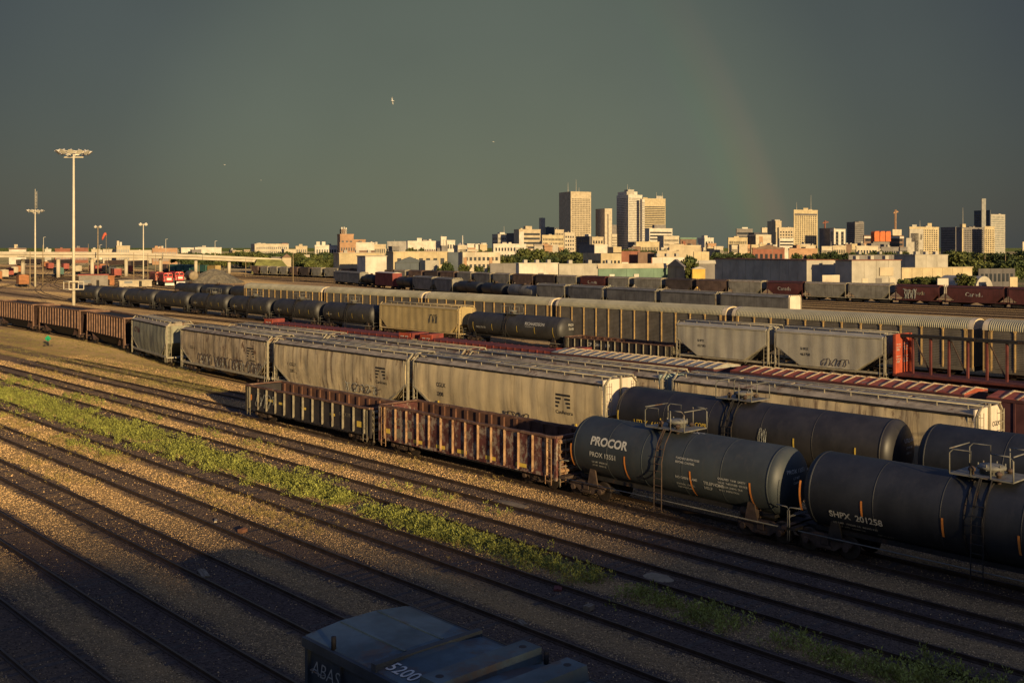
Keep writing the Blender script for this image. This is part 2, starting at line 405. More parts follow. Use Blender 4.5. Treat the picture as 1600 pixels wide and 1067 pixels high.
m_dry = M('dry_grass', (.40,.29,.09), .9, .4, 1.2, world=True, rnd=.3)
m_olive = M('verge_grass', (.27,.23,.07), .9, .45, .5, world=True, rnd=.3)
weeds('weeds', m_weed, strip(29.0,.42,34,62,2500,1.5)+strip(29.0,.75,60,114,3300,1.7)+strip(28.9,.4,12,37,1100,1.0)+strip(29.3,.25,20,70,500,.2)+strip(27.6,.25,50,100,350,.1)+strip(30.6,.3,45,100,350,.1)+strip(25.0,.35,62,110,260,.1)+strip(29.8,.9,8,16,420,.8)+strip(33,.3,25,120,110,-.3)+strip(32.6,.6,84,112,240), (.06,.46), 20)
weeds('dry_weeds', m_dry, strip(29.0,.6,12,110,1500,.8)+strip(24.9,.55,38,60,520,.1)+strip(24.7,.65,58,100,1700,.8)+strip(20.9,.55,52,90,500,.2)+strip(37,.5,40,120,800,.3)+strip(33,.55,40,130,1200,.5)+strip(36.9,.45,60,150,600,.5), (.05,.22), 14, spread=.14, wid=.12)
vp = []
while len(vp) < 9000:
    y = random.uniform(84, 172); x = random.uniform(39.5+max(0,(100-y))*.06, 44+min(9.4,(y-84)*.27))
    if random.random() < .4+.6*math.sin(x*.7+y*.21)**2: vp.append((x, y))
weeds('verge_grass', m_olive, vp, (.05,.2), 11, spread=.3, ln=(.07,.16), wid=.1)

# ------------------------------------------------------------------ added block outside the frame, its roofline shaped to shade the near tracks
m_conc = M('weathered_concrete', (.36,.33,.28), .9, .2, .4)
shade_root = thing('shade_block', 'added unseen concrete block west of the yard, shaped to shade the near tracks', 'building', (-30,-150,0))
edge = [(0,54),(8,53),(13,51),(16.5,48.5),(20,44),(25,39),(29,35.5),(33,34),(40,33),(48,31),(56,29)]     # where its shade ends on the ground (X, Y)
rl = [(X-(Y+138)*math.tan(R(SUN_OFF))+30, (Y+138)/math.cos(R(SUN_OFF))*math.tan(R(SUN_EL))) for X, Y in edge]
xs_ = np.linspace(rl[0][0], rl[-1][0], 19); hs_ = np.interp(xs_, [q[0] for q in rl], [q[1] for q in rl])
MB().box(-110,xs_[0]-.01,-12,12,0,hs_[0]).build('shade_step', m_conc, shade_root)
for x0, x1, h0_, h1_ in zip(xs_, xs_[1:], hs_, hs_[1:]): MB().box(x0+.01,x1-.01,-12,12,0,(h0_+h1_)/2+random.uniform(-.25,.25)).build('shade_step', m_conc, shade_root)
for k in range(14): MB().lathe([(0,4.2),(22,4.2)], 16, 'z', (-86+k*8.6,16,0)).build('shade_cylinder', m_conc, shade_root)
# ------------------------------------------------------------------ rail car pieces
def wheel_mesh():
    m = MB(); m.lathe([(-.07,.40),(-.07,.46),(-.05,.49),(-.03,.46),(.06,.455),(.065,.40)], 20, 'x'); m.lathe([(-.045,.40),(-.02,.36),(-.01,.14),(-.05,.12),(-.05,.02)], 16, 'x', caps=True); m.lathe([(.055,.40),(.02,.36),(.03,.14),(.06,.02)], 16, 'x')
    return m.mesh('wheel', m_wheel)
def frame_mesh():
    o = [(-1.12,.52),(-1.15,.66),(-.95,.72),(-.5,.86),(.5,.86),(.95,.72),(1.15,.66),(1.12,.52),(.8,.5),(.62,.42),(.42,.27),(-.42,.27),(-.62,.42),(-.8,.5)]
    m = MB(); m.prism(o, 'x', -.09, .09)
    for s in (-1, 1): m.lathe([(-.16,.13),(.10,.14)], 10, 'x', (0, s*.9, .46))
    m.box(-.13,.0,-.28,.28,.33,.42); m.box(-.15,.02,-.16,.16,.46,.74)
    return m.mesh('side_frame', m_side)
def truck_simple():
    m = MB()
    for s in (-1, 1):
        m.prism([(-1.12,.55),(-.5,.86),(.5,.86),(1.12,.55),(.42,.27),(-.42,.27)], 'x', s*.98-.08, s*.98+.08)
        for q in (-1, 1): m.lathe([(-.06,.46),(.06,.46)], 12, 'x', (s*.755, q*.9, .625))
    m.box(-.9,.9,-.2,.2,.5,.9); return m.mesh('truck', m_dark)
def truck(root, y, detail=2):
    if detail < 1: return inst(cached('truck0', truck_simple), 'truck', root, (0,y,0))
    m = cached('bolster', lambda: MB().box(-1.1,1.1,-.22,.22,.55,.92).bar((-.755,-.9,.625),(.755,-.9,.625),.14).bar((-.755,.9,.625),(.755,.9,.625),.14).mesh('bolster', m_dark))
    t = inst(m, 'truck', root, (0,y,0))
    for s in (-1, 1):
        inst(cached('sf', frame_mesh), 'side_frame', t, (s*1.0,0,.17), None if s < 0 else math.pi)
        for q in (-1, 1): inst(cached('wheel', wheel_mesh), 'wheel', t, (s*.755,q*.9,.625), None if s < 0 else math.pi)
    return t
def coupler(root, y, s):
    me = cached('coupler', lambda: MB().box(-.1,.1,0,.55,.82,.98).box(-.16,.16,.42,.66,.74,1.06).mesh('coupler', m_wheel))
    return inst(me, 'coupler', root, (0,y,0), None if s > 0 else math.pi)
def ladder(root, p0, p1, wid, n, mat, axis='y', r=.022):
    """two stiles and n rungs between foot p0 and head p1, spread along axis"""
    m = MB(); d = Vector((0,wid/2,0)) if axis == 'y' else Vector((wid/2,0,0)); p0 = Vector(p0); p1 = Vector(p1)
    m.tube([p0-d,p1-d], r, 5); m.tube([p0+d,p1+d], r, 5)
    for k in range(n):
        q = p0.lerp(p1, (k+.5)/n); m.tube([q-d,q+d], r*.8, 5)
    return m.build('ladder', mat, root)
def flat_text(root, s_, size, y, z, xf, mat, name='lettering', bold=.0, shear=0, face='side', tilt=None):
    """lettering on the near side (reads toward -Y) or on the -Y end face"""
    vs, fs, wd = text2d(s_, size, bold, shear)
    m = MB()
    if face == 'side': m.add([(xf(z+v, y-u) if callable(xf) else xf, y-u, z+v) for u, v in vs], fs)
    else: m.add([(y+u, xf, z+v) for u, v in vs], fs)
    return m.build(name, mat, root)
def scribble(root, y0, z0, w_, h_, xf, mat, seed, n=26, r=.022, name='graffiti'):
    rr = random.Random(seed); m = MB(); k = 5
    for j in range(k):
        cy = y0-w_*(j+.5)/k; pts = []
        a = rr.uniform(0, 6); 
        for i in range(n//2):
            t = i/(n//2-1); a += rr.uniform(-.2,1.4)
            yy = cy-(t-.5)*w_/k*.9+math.cos(a)*w_/k*.42; zz = z0+h_*(.5+.48*math.sin(a*.9+rr.uniform(-.5,.5)))
            pts.append((xf(zz, yy)-.012, yy, zz))
        m.tube(pts, r, 4)
    return m.build(name, mat, root)

# ---- covered hopper
def hopper(label, X, Y0, Y1, body, roofm, trim, kind='cyl', zt=4.35, w=1.56, zc=2.55, inset=2.1, rz=0, group=None, detail=2, text=(), bays=3, seed=1, name='covered_hopper', sill=None):
    L_ = Y1-Y0; hl = L_/2; root = thing(name, label, 'rail car', (X,(Y0+Y1)/2,0), rz, group)
    rr = random.Random(seed); zs = 1.2
    dents = [(rr.uniform(-hl,hl), rr.uniform(zs,3.0), rr.uniform(.3,.8), rr.uniform(.02,.06)*(1 if kind=='cyl' else .4)) for _ in range(16)]
    ph0 = rr.uniform(0,6)
    def side(z, y=0):
        b = w*(1-.135*((z-3.1)/1.8)**2) if kind == 'cyl' else w*(1-.02*((z-2.9)/1.7)**2)
        if kind == 'cyl': b += .016*math.sin(y*4.6+ph0+.3*math.sin(y*.9))+.011*math.sin(y*8.3+ph0*2+.25*z)+.008*math.sin(y*2.1+z*.8)
        if kind == 'rib': b += .025*math.cos(2*math.pi*y/1.55)**3
        for (dy,dz,ds,da) in dents: b -= da*math.exp(-((y-dy)**2+((z-dz)*.7)**2)/ds**2)
        return -b
    def hy(z): return hl-.35 if z > zc else hl-.35-inset*(zc-z)/(zc-zs)
    ny = int(L_/(.3 if detail > 1 else 1.6)); nz = 12 if detail > 1 else 5
    zz = sorted(set([zs+(zt-zs)*i/nz for i in range(nz+1)]+[zc])); m = MB()
    for s in (-1, 1):
        vs = []
        for z in zz:
            e = hy(z)
            for j in range(ny+1):
                y = -e+2*e*j/ny; vs.append((side(z, y)*(-s), y, z))
        fs = [(i*(ny+1)+j, i*(ny+1)+j+1, (i+1)*(ny+1)+j+1, (i+1)*(ny+1)+j) for i in range(len(zz)-1) for j in range(ny)]
        m.add(vs, fs, True)
    for e in (-1, 1):
        vs = []; 
        for z in zz: q = side(z, e*hy(z)); vs += [(q, e*hy(z), z), (-q, e*hy(z), z)]
        m.add(vs, [(2*i,2*i+1,2*i+3,2*i+2) for i in range(len(zz)-1)])
    ws = -side(zs); e = hy(zs); m.add([(-ws,-e,zs),(ws,-e,zs),(ws,e,zs),(-ws,e,zs)], [(0,1,2,3)])
    m.build('body', body, root)
    # discharge bays
    for k in range(bays):
        c = -e+2*e*(k+.5)/bays; q = e/bays*.96
        MB().add([(-ws*.96,c-q,zs),(ws*.96,c-q,zs),(ws*.96,c+q,zs),(-ws*.96,c+q,zs),(-.5,c-.35,.42),(.5,c-.35,.42),(.5,c+.35,.42),(-.5,c+.35,.42)], [(0,1,5,4),(1,2,6,5),(2,3,7,6),(3,0,4,7),(4,5,6,7)]).build('discharge_bay', m_dark if detail < 2 else body, root)
    # roof: sloping shoulder panels and flat crown
    wt = -side(zt)+.015; hh = hl-.32
    prof = [(-wt,zt),(-wt-.03,zt+.03),(-.98,zt+.24),(-.3,zt+.29),(.3,zt+.29),(.98,zt+.24),(wt+.03,zt+.03),(wt,zt)]
    MB().prism(prof, 'y', -hh, hh).build('roof', roofm, root)
    MB().box(-wt-.045,-wt+.0,-hh,hh,zt-.10,zt+.02).build('eave_rail', m_dark if kind == 'cyl' else roofm, root)
    MB().box(wt,wt+.045,-hh,hh,zt-.10,zt+.02).build('eave_rail', roofm, root)
    n = max(6, int(L_/1.5))
    if detail > 1:
        for s in (-1, 1):
            MB().tube([(s*1.02,-hl+.05,zt+.44),(s*1.02,hl-.05,zt+.44)], .036, 6).build('roof_rail', trim, root)
            MB().box(s*.62-.17,s*.62+.17,-hl+.05,hl-.05,zt+.40,zt+.43).build('running_board', trim, root)
            for k in range(n):
                y = -hh+.5+(2*hh-1)*k/(n-1)
                inst(cached(('rp',zt,trim.name), lambda: MB().bar((0,0,zt+.20),(0,0,zt+.43),.045).mesh('rail_post', trim)), 'rail_post', root, (s*1.02,y,0))
        nh = 5 if L_ > 15 else 4
        for k in range(nh):
            q = (2*hh-.8)/nh; c = -hh+.4+q*(k+.5)
            MB().prism([(-.34,zt+.28),(-.30,zt+.40),(.30,zt+.40),(.34,zt+.28)], 'y', c-q*.47, c+q*.47).build('hatch', roofm, root)
        for k in range(n):
            y = -hh+.3+(2*hh-.6)*k/(n-1)
            inst(cached(('strap',zt), lambda: MB().bar((-.42,0,zt+.425),(.42,0,zt+.425),.05,.03).mesh('hatch_strap', m_galv)), 'hatch_strap', root, (0,y,0))
    else:
        MB().box(-.75,.75,-hl+.1,hl-.1,zt+.28,zt+.38).build('running_board', trim, root)
    # sills, end platforms, corner posts, braces
    for s in (-1, 1): MB().box(s*1.40-.06,s*1.40+.06,-hl+.1,hl-.1,1.0,1.2).build('side_sill', sill or trim, root)
    for e in (-1, 1):
        MB().box(-1.42,1.42,min(e*hl,e*(hl-.45)),max(e*hl,e*(hl-.45)),.98,1.12).build('end_sill', sill or trim, root)
        MB().box(-.22,.22,min(e*hl,e*(hl-3)),max(e*hl,e*(hl-3)),.8,1.1).build('centre_sill', m_dark, root)
        if detail > 0:
            for s in (-1, 1):
                MB().bar((s*1.46,e*(hl-.16),1.1),(s*1.46,e*(hl-.16),zt-.02),.10,.12).build('corner_post', trim, root)
                MB().bar((s*1.46,e*(hl-.16),zt-.02),(s*1.0,e*(hl-.14),zt+.42),.09,.09).build('corner_brace', trim, root)
                if detail > 1:
                    MB().bar((s*1.34,e*(hl-.4-inset*.98),1.2),(s*1.50,e*(hl-.3),zc-.05),.07,.14).build('slope_brace', trim, root)
                    ladder(root, (s*1.50,e*(hl-.42),.55), (s*1.50,e*(hl-.42),zt-.1), .4, 9, trim)
                    ladder(root, (s*1.2,e*(hl-.05),.55), (s*1.2,e*(hl-.05),zt+.1), .4, 9, trim, 'x')
            coupler(root, e*hl, e)
        truck(root, e*(hl-1.75), detail-1 if detail > 1 else 0)
    for (tx, sz, yy, z, mt, *bo) in text:
        flat_text(root, tx, sz, yy, z, lambda z_, y_: side(min(max(z_,zs),zt), y_)-.015, mt, bold=bo[0] if bo else .015)
    root['hl'] = hl
    return root, side

# ---- tank car
def tank(label, X, Y0, Y1, shell, Rr=1.47, zc=2.62, rz=0, group=None, detail=2, plat=0.0, strips=(), recess=True, trim=None, text=(), headtext=(), bandm=None, name='tank_car', stripm=None):
    L_ = Y1-Y0; hl = L_/2; root = thing(name, label, 'rail car', (X,(Y0+Y1)/2,0), rz, group); trim = trim or m_dark
    n = 40 if detail > 1 else 22; he = .62
    prof = [(-hl, .02)]+[(-hl+he*(1-math.cos(R(a))), Rr*math.sin(R(a))) for a in range(10, 91, 10)]
    prof = prof+[(-h_, r_) for h_, r_ in prof[::-1]]
    MB().lathe(prof, n, 'y', (0,0,zc), caps=False).build('shell', shell, root)
    for y in ([-hl*.52, -hl*.18, hl*.2, hl*.55] if detail > 1 else []):
        MB().lathe([(-.03,Rr-.01),(-.03,Rr+.003),(.03,Rr+.003),(.03,Rr-.01)], n, 'y', (0,y,zc), caps=False).build('weld_seam', shell, root)
    for e in (-1, 1): MB().lathe([(-.05,Rr-.01),(-.05,Rr+.006),(.05,Rr+.006),(.05,Rr-.01)], n, 'y', (0,e*(hl-he-.02),zc), caps=False).build('head_seam', shell, root)
    if recess:
        for q in (-.33, .33): MB().lathe([(-.04,Rr-.01),(-.04,Rr+.035),(.04,Rr+.035),(.04,Rr-.01)], n, 'y', (0,plat+q,zc), caps=False).build('jacket_band', bandm or trim, root)
    # top platform with handrails, valves and manway
    zt = zc+Rr; a, b = 1.15, .85
    if detail > 1:
        MB().box(-b,b,plat-a,plat+a,zt+.06,zt+.11).build('platform', m_galv, root)
        for s in (-1, 1):
            MB().tube([(s*b,plat-a,zt+.1),(s*b,plat-a,zt+.85),(s*b,plat-a+.15,zt+1.0),(s*b,plat-.35,zt+1.0)], .028, 6).build('handrail', m_galv, root)
            MB().tube([(s*b,plat+a,zt+.1),(s*b,plat+a,zt+.85),(s*b,plat+a-.15,zt+1.0),(s*b,plat+.35,zt+1.0),(s*b,plat+.35,zt+.1)], .028, 6).build('handrail', m_galv, root)
            MB().tube([(s*b,plat-.35,zt+1.0),(s*b,plat-.35,zt+.1)], .028, 6).build('rail_post', m_galv, root)
            MB().bar((s*b*.95,plat,zt+.05),(s*(Rr*.93),plat,zc+Rr*.42),.05).build('platform_bracket', trim, root)
        for e in (-1, 1): MB().tube([(-b,plat+e*a,zt+1.0),(b,plat+e*a,zt+1.0)], .026, 6).build('cross_rail', m_galv, root)
        man = MB().lathe([(-.15,.42),(.30,.42),(.30,.50),(.38,.50),(.44,.40),(.47,.05)], 16, 'z', (.1,plat,zt)).build('manway', m_galv, root)
        for k in range(6):
            t = k*math.pi/3; MB().tube([(.1+.46*math.cos(t),plat+.46*math.sin(t),zt+.25),(.1+.46*math.cos(t),plat+.46*math.sin(t),zt+.5)], .03, 5).build('bolt', m_galv, man)
        for (dx,dy,hh) in ((-.55,.45,.42),(-.5,-.5,.35),(.6,-.45,.3)):
            MB().lathe([(-.1,.09),(hh*.6,.09),(hh*.6,.14),(hh*.8,.14),(hh,.04)], 8, 'z', (dx,plat+dy,zt)).build('valve', m_side, root)
        for s in (-1, 1):
            pts = [(s*(b+.02),plat-.2,zt+.1),(s*1.30,plat-.2,zc+Rr*.68),(s*(Rr+.1),plat-.2,zc+.2),(s*(Rr+.12),plat-.2,.55)]
            m = MB()
            for dy in (-.22,.22): m.tube([(p[0],p[1]+dy,p[2]) for p in pts], .024, 5)
            for k in range(9):
                z = .7+k*.33; xx = Rr+.12 if z < zc+.3 else Rr*math.cos(math.asin(min(.99,(z-zc)/Rr)))+.14
                m.tube([(s*xx,plat-.42,z),(s*xx,plat+.02,z)], .018, 5)
            m.build('ladder', trim, root)
    else:
        MB().box(-.8,.8,plat-.9,plat+.9,zt+.05,zt+.1).lathe([(0,.4),(.4,.4)], 10, 'z', (0,plat,zt)).build('platform', m_side, root)
    # underframe
    for e in (-1, 1):
        y1 = e*(hl+.45); MB().box(-.3,.3,min(e*(hl-2.6),y1),max(e*(hl-2.6),y1),.78,1.1).build('stub_sill', m_dark, root)
        MB().box(-1.4,1.4,min(e*(hl+.05),y1),max(e*(hl+.05),y1),.95,1.08).build('end_sill', trim, root)
        if detail > 0:
            for s in (-1, 1):
                MB().prism([(e*(hl-1.6)-.34,.85),(e*(hl-1.6)+.34,.85),(e*(hl-1.6)+.08,zc-.55),(e*(hl-1.6)-.08,zc-.55)], 'x', s*1.12-.04, s*1.12+.04).build('saddle', trim, root)
                MB().tube([(s*1.38,e*(hl+.42),.5),(s*1.38,e*(hl+.42),1.75),(s*1.38,e*(hl+.3),1.9),(s*1.38,e*(hl-.2),1.92)], .024, 6).build('grab_rail', m_galv, root)
            MB().tube([(-1.38,e*(hl+.42),1.5),(1.38,e*(hl+.42),1.5)], .02, 5).build('end_rail', m_galv, root)
            coupler(root, e*(hl+.4), e)
        truck(root, e*(hl-1.15), detail-1)
    MB().box(-.9,.9,-hl+.6,hl-.6,zc-Rr+.02,zc-Rr+.2).build('bottom_plate', m_dark, root)
    if detail > 1:
        for s in (-1, 1): MB().tube([(s*1.42,-hl+.1,1.02),(s*1.42,hl-.1,1.02)], .026, 6).build('side_rail', m_galv, root)
        MB().lathe([(-.45,.2),(.45,.2)], 12, 'y', (-.85,-hl+1.8,1.2)).build('brake_cylinder', m_side, root)
    for (y, z0, z1) in strips:
        m = MB(); vs = []; k = 8; a0 = math.asin((z0-zc)/Rr); a1 = math.asin((z1-zc)/Rr)
        for i in range(k+1):
            t = a0+(a1-a0)*i/k; rr_ = Rr+.02
            vs += [(-rr_*math.cos(t), y-.042, zc+rr_*math.sin(t)), (-rr_*math.cos(t), y+.042, zc+rr_*math.sin(t))]
        m.add(vs, [(2*i,2*i+1,2*i+3,2*i+2) for i in range(k)]).build('reflective_strip', stripm or m_orange, root)
    for (tx, sz, y, z, mt, *bo) in text:
        vs, fs, wd = text2d(tx, sz, bo[0] if bo else .01, 0, [sz*.1*i for i in range(1,8)] if sz > .2 else [])
        a0 = math.asin((z-zc)/Rr); q = Rr+.018
        MB().add([(-q*math.cos(a0+v/Rr), y-u, zc+q*math.sin(a0+v/Rr)) for u, v in vs], fs).build('lettering', mt, root)
    for (tx, sz, x, z, mt) in headtext:
        vs, fs, wd = text2d(tx, sz, .01)
        def yh_(xx, z_):
            rad = min(1, math.hypot(xx, z_-zc)/Rr); return -hl+he*(1-math.sqrt(1-rad*rad))-.03
        MB().add([(x+u, yh_(x+u, z+v), z+v) for u, v in vs], fs).build('lettering', mt, root)
    return root

# ---- gondola
def gondola(label, X, Y0, Y1, zt, wall, rib, ribs=14, inner=None, chord=None, zb=1.0, text=(), patches=(), seed=3, ribw=.11, detail=2, floor=True, name='gondola_car', group=None):
    L_ = Y1-Y0; hl = L_/2-.35; root = thing(name, label, 'rail car', (X,(Y0+Y1)/2,0), 0, group); w = 1.45
    inner = inner or wall; chord = chord or wall
    for s in (-1, 1):
        MB().box(min(s*w,s*(w-.05)),max(s*w,s*(w-.05)),-hl,hl,zb,zt-.02).build('side_wall', wall, root)
        MB().box(min(s*(w-.055),s*(w-.09)),max(s*(w-.055),s*(w-.09)),-hl+.05,hl-.05,zb+.1,zt-.06).build('side_lining', inner, root)
        nseg = 24; rr = random.Random(seed+s)
        pts = [(s*(w-.01)+rr.uniform(-.035,.03), -hl+2*hl*i/nseg, zt+rr.uniform(-.03,.015)) for i in range(nseg+1)]
        m = MB()
        for i in range(nseg): m.bar(pts[i], pts[i+1], .17, .12)
        m.build('top_chord', chord, root)
        MB().box(min(s*(w+.03),s*(w-.08)),max(s*(w+.03),s*(w-.08)),-hl,hl,zb-.08,zb+.09).build('side_sill', wall, root)
        for k in range(ribs):
            y = -hl+.55+(2*hl-1.1)*k/(ribs-1)
            inst(cached(('grib',zt,zb,rib.name,ribw), lambda: MB().prism([(-ribw/2,0),(-ribw/2,.08),(0,.13),(ribw/2,.08),(ribw/2,0)], 'z', zb+.02, zt-.07).mesh('rib', rib)), 'rib', root, (s*w,y,0), R(90) if s < 0 else R(-90))
            inst(cached(('girib',zt,zb,inner.name), lambda: MB().box(-.06,.06,-.13,.13,zb+.1,zt-.07).mesh('inner_stake', inner)), 'inner_stake', root, (s*(w-.14),y,0))
    for e in (-1, 1):
        MB().box(-w+.06,w-.06,min(e*hl,e*(hl-.08)),max(e*hl,e*(hl-.08)),zb,zt-.03).build('end_wall', wall, root)
        for k in range(4):
            z = zb+.25+(zt-zb-.4)*k/3.2
            MB().prism([(e*(hl+.0),z-.12),(e*(hl+.13),z-.05),(e*(hl+.13),z+.05),(e*hl,z+.12)], 'x', -w+.1, w-.1).build('end_corrugation', rib, root)
        MB().bar((-w,e*hl,zt),(w,e*hl,zt),.16,.13).build('end_chord', chord, root)
        for s in (-1, 1):
            MB().bar((s*w,e*(hl+.03),zb-.2),(s*w,e*(hl+.03),zt-.05),.12,.14).build('corner_post', wall, root)
            if detail > 1: ladder(root, (s*(w+.08),e*(hl-.45),.55), (s*(w+.08),e*(hl-.45),zt-.1), .42, 6, rib)
        if detail > 1: ladder(root, (-1.1,e*(hl+.18),.55), (-1.1,e*(hl+.18),zt-.1), .4, 6, rib, 'x')
        coupler(root, e*hl, e); MB().box(-.3,.3,min(e*hl,e*(hl-3)),max(e*hl,e*(hl-3)),.75,1.0).build('centre_sill', m_dark, root)
        truck(root, e*(hl-1.75), detail-1)
    MB().box(-w+.1,w-.1,-hl+.1,hl-.1,zb+.02,zb+.1).build('floor', inner, root)
    for (y, z, wd, hh, mt) in patches: MB().box(-w-.012,-w-.004,y-wd,y,z,z+hh).build('placard', mt, root)
    for (tx, sz, y, z, mt, *bo) in text: flat_text(root, tx, sz, y, z, -w-.013, mt, bold=bo[0] if bo else .01)
    return root

# ---- ribbed open hopper (brown)
def ribbed_hopper(label, X, Y0, Y1, wall, rib, rz=0, group=None, n=15):
    L_ = Y1-Y0; hl = L_/2-.4; root = thing('open_hopper_car', label, 'rail car', (X,(Y0+Y1)/2,0), rz, group); w = 1.5; zb, zt = 1.75, 4.1
    for s in (-1, 1):
        MB().box(min(s*w,s*(w-.06)),max(s*w,s*(w-.06)),-hl+.6,hl-.6,zb,zt).build('side_wall', wall, root)
        MB().box(min(s*(w+.1),s*(w-.1)),max(s*(w+.1),s*(w-.1)),-hl+.3,hl-.3,zt,zt+.16).build('top_chord', rib, root)
        MB().box(min(s*(w+.05),s*(w-.1)),max(s*(w+.05),s*(w-.1)),-hl+.6,hl-.6,zb-.1,zb).build('side_sill', wall, root)
        for k in range(n):
            y = -hl+.85+(2*hl-1.7)*k/(n-1)
            inst(cached(('orib',rib.name), lambda: MB().prism([(-.11,0),(-.08,.13),(.08,.13),(.11,0)], 'z', zb-.02, zt-.01).mesh('rib', rib)), 'rib', root, (s*w,y,0), R(90) if s < 0 else R(-90))
        m = MB().add([(s*1.44,-hl+.7,zb-.1),(s*1.44,hl-.7,zb-.1),(s*.6,2.4,.5),(s*.6,-2.4,.5)], [(0,1,2,3)])
        m.build('slope_sheet', m_dark, root)
    MB().box(-1.42,1.42,-hl+.7,hl-.7,zt-.12,zt-.04).build('load', m_dark, root)
    for e in (-1, 1):
        MB().add([(-1.42,e*(hl-.6),zt),(1.42,e*(hl-.6),zt),(1.42,e*(hl-3.2),.7),(-1.42,e*(hl-3.2),.7)], [(0,1,2,3)]).build('end_slope', wall, root)
        MB().box(-1.42,1.42,min(e*hl,e*(hl-.3)),max(e*hl,e*(hl-.3)),.95,1.12).build('end_sill', wall, root)
        MB().box(-1.5,1.5,min(e*(hl-.25),e*(hl-.65)),max(e*(hl-.25),e*(hl-.65)),zt-.02,zt+.14).build('end_chord', rib, root)
        MB().box(-.25,.25,min(e*hl,e*(hl-4)),max(e*hl,e*(hl-4)),.75,1.05).build('centre_sill', m_dark, root)
        for s in (-1, 1):
            MB().bar((s*1.46,e*(hl-.12),.95),(s*1.46,e*(hl-.3),zt+.1),.12,.14).build('corner_post', rib, root)
            ladder(root, (s*1.52,e*(hl-.38),.6), (s*1.52,e*(hl-.42),zt-.1), .36, 8, rib)
        truck(root, e*(hl-1.6), 1); coupler(root, e*hl, e)
    return root

# ---- autorack
def autorack(label, X, Y0, Y1, body, roofm, post, capm, group=None, detail=2):
    L_ = Y1-Y0; hl = L_/2-.45; root = thing('autorack_car', label, 'rail car', (X,(Y0+Y1)/2,0), 0, group); w = 1.55; z0, ze, zt = 1.15, 4.75, 5.75
    # horizontally corrugated side panels
    for s in (-1, 1):
        npan = 12; pw = (2*hl-1.6)/npan
        def panel():
            m = MB(); k = 22; prof = []
            for i in range(k+1):
                z = z0+(ze-z0)*i/k; prof += [(0,z),(.035,z+.05),(.035,z+.11)]
            vs = [(u, -pw/2+.01, z) for u, z in prof]+[(u, pw/2-.01, z) for u, z in prof]; n = len(prof)
            return m.add(vs, [(i, i+1, n+i+1, n+i) for i in range(n-1)]).mesh('side_panel', body)
        me = cached(('apan', pw, body.name), panel)
        for k in range(npan):
            inst(me, 'side_panel', root, (s*(w-.06), -hl+.8+pw*(k+.5), 0), None if s > 0 else math.pi)
        for k in range(npan+1):
            inst(cached(('apost',post.name), lambda: MB().box(-.05,.05,-.07,.07,.95,ze+.02).box(-.07,.07,-.14,.14,ze-.08,ze+.04).mesh('side_post', post)), 'side_post', root, (s*w,-hl+.8+pw*k,0))
        MB().box(min(s*w,s*(w-.2)),max(s*w,s*(w-.2)),-hl,hl,.75,1.15).build('side_sill', body, root)
    # arched corrugated roof
    arc = [(-w-.03,ze),(-w-.02,ze+.22),(-w+.12,ze+.55),(-w+.45,ze+.83),(-w+.95,zt-.04),(0,zt+.02),(w-.95,zt-.04),(w-.45,ze+.83),(w-.12,ze+.55),(w+.02,ze+.22),(w+.03,ze)]
    nr = int(2*hl/.21); m = MB(); vs = []; n = len(arc)
    for i in range(nr*2+1):
        y = -hl+.5+(2*hl-1.0)*i/(nr*2); d = .022 if i % 2 else -.022
        for (x, z) in arc: vs.append((x*(1+d*.7), y, z+d))
    m.add(vs, [(i*n+k, i*n+k+1, (i+1)*n+k+1, (i+1)*n+k) for i in range(nr*2) for k in range(n-1)]); m.build('roof', roofm, root)
    for e in (-1, 1):
        a, b = e*(hl-.5), e*(hl+.02)
        vs = [(x*1.012, a, z+.015) for x, z in arc]+[(x*1.012, b, z+.015) for x, z in arc]
        MB().add(vs, [(k,k+1,n+k+1,n+k) for k in range(n-1)]).build('roof_end_cap', capm, root)
        vs = [(x, e*(hl-.12), z) for x, z in arc]; MB().add(vs, [tuple(range(n))]).build('end_gable', capm, root)
        for s in (-1, 1):
            MB().box(min(s*.02,s*(w-.03)),max(s*.02,s*(w-.03)),min(e*(hl-.1),e*(hl-.16)),max(e*(hl-.1),e*(hl-.16)),1.1,ze).build('end_door', body, root)
            for yy in (.08, .62): MB().box(min(s*(w+.02),s*(w-.1)),max(s*(w+.02),s*(w-.1)),e*(hl-yy)-.06,e*(hl-yy)+.06,.9,ze+.02).build('end_post', post, root)
            MB().box(min(s*w,s*(w-.04)),max(s*w,s*(w-.04)),min(e*(hl-.14),e*(hl-.8)),max(e*(hl-.14),e*(hl-.8)),1.1,ze).build('end_panel', m_side, root)
        truck(root, e*(hl-3.4), 1); coupler(root, e*hl, e)
    MB().box(-1.3,1.3,-hl,hl,.7,.95).build('floor', m_dark, root)
    return root

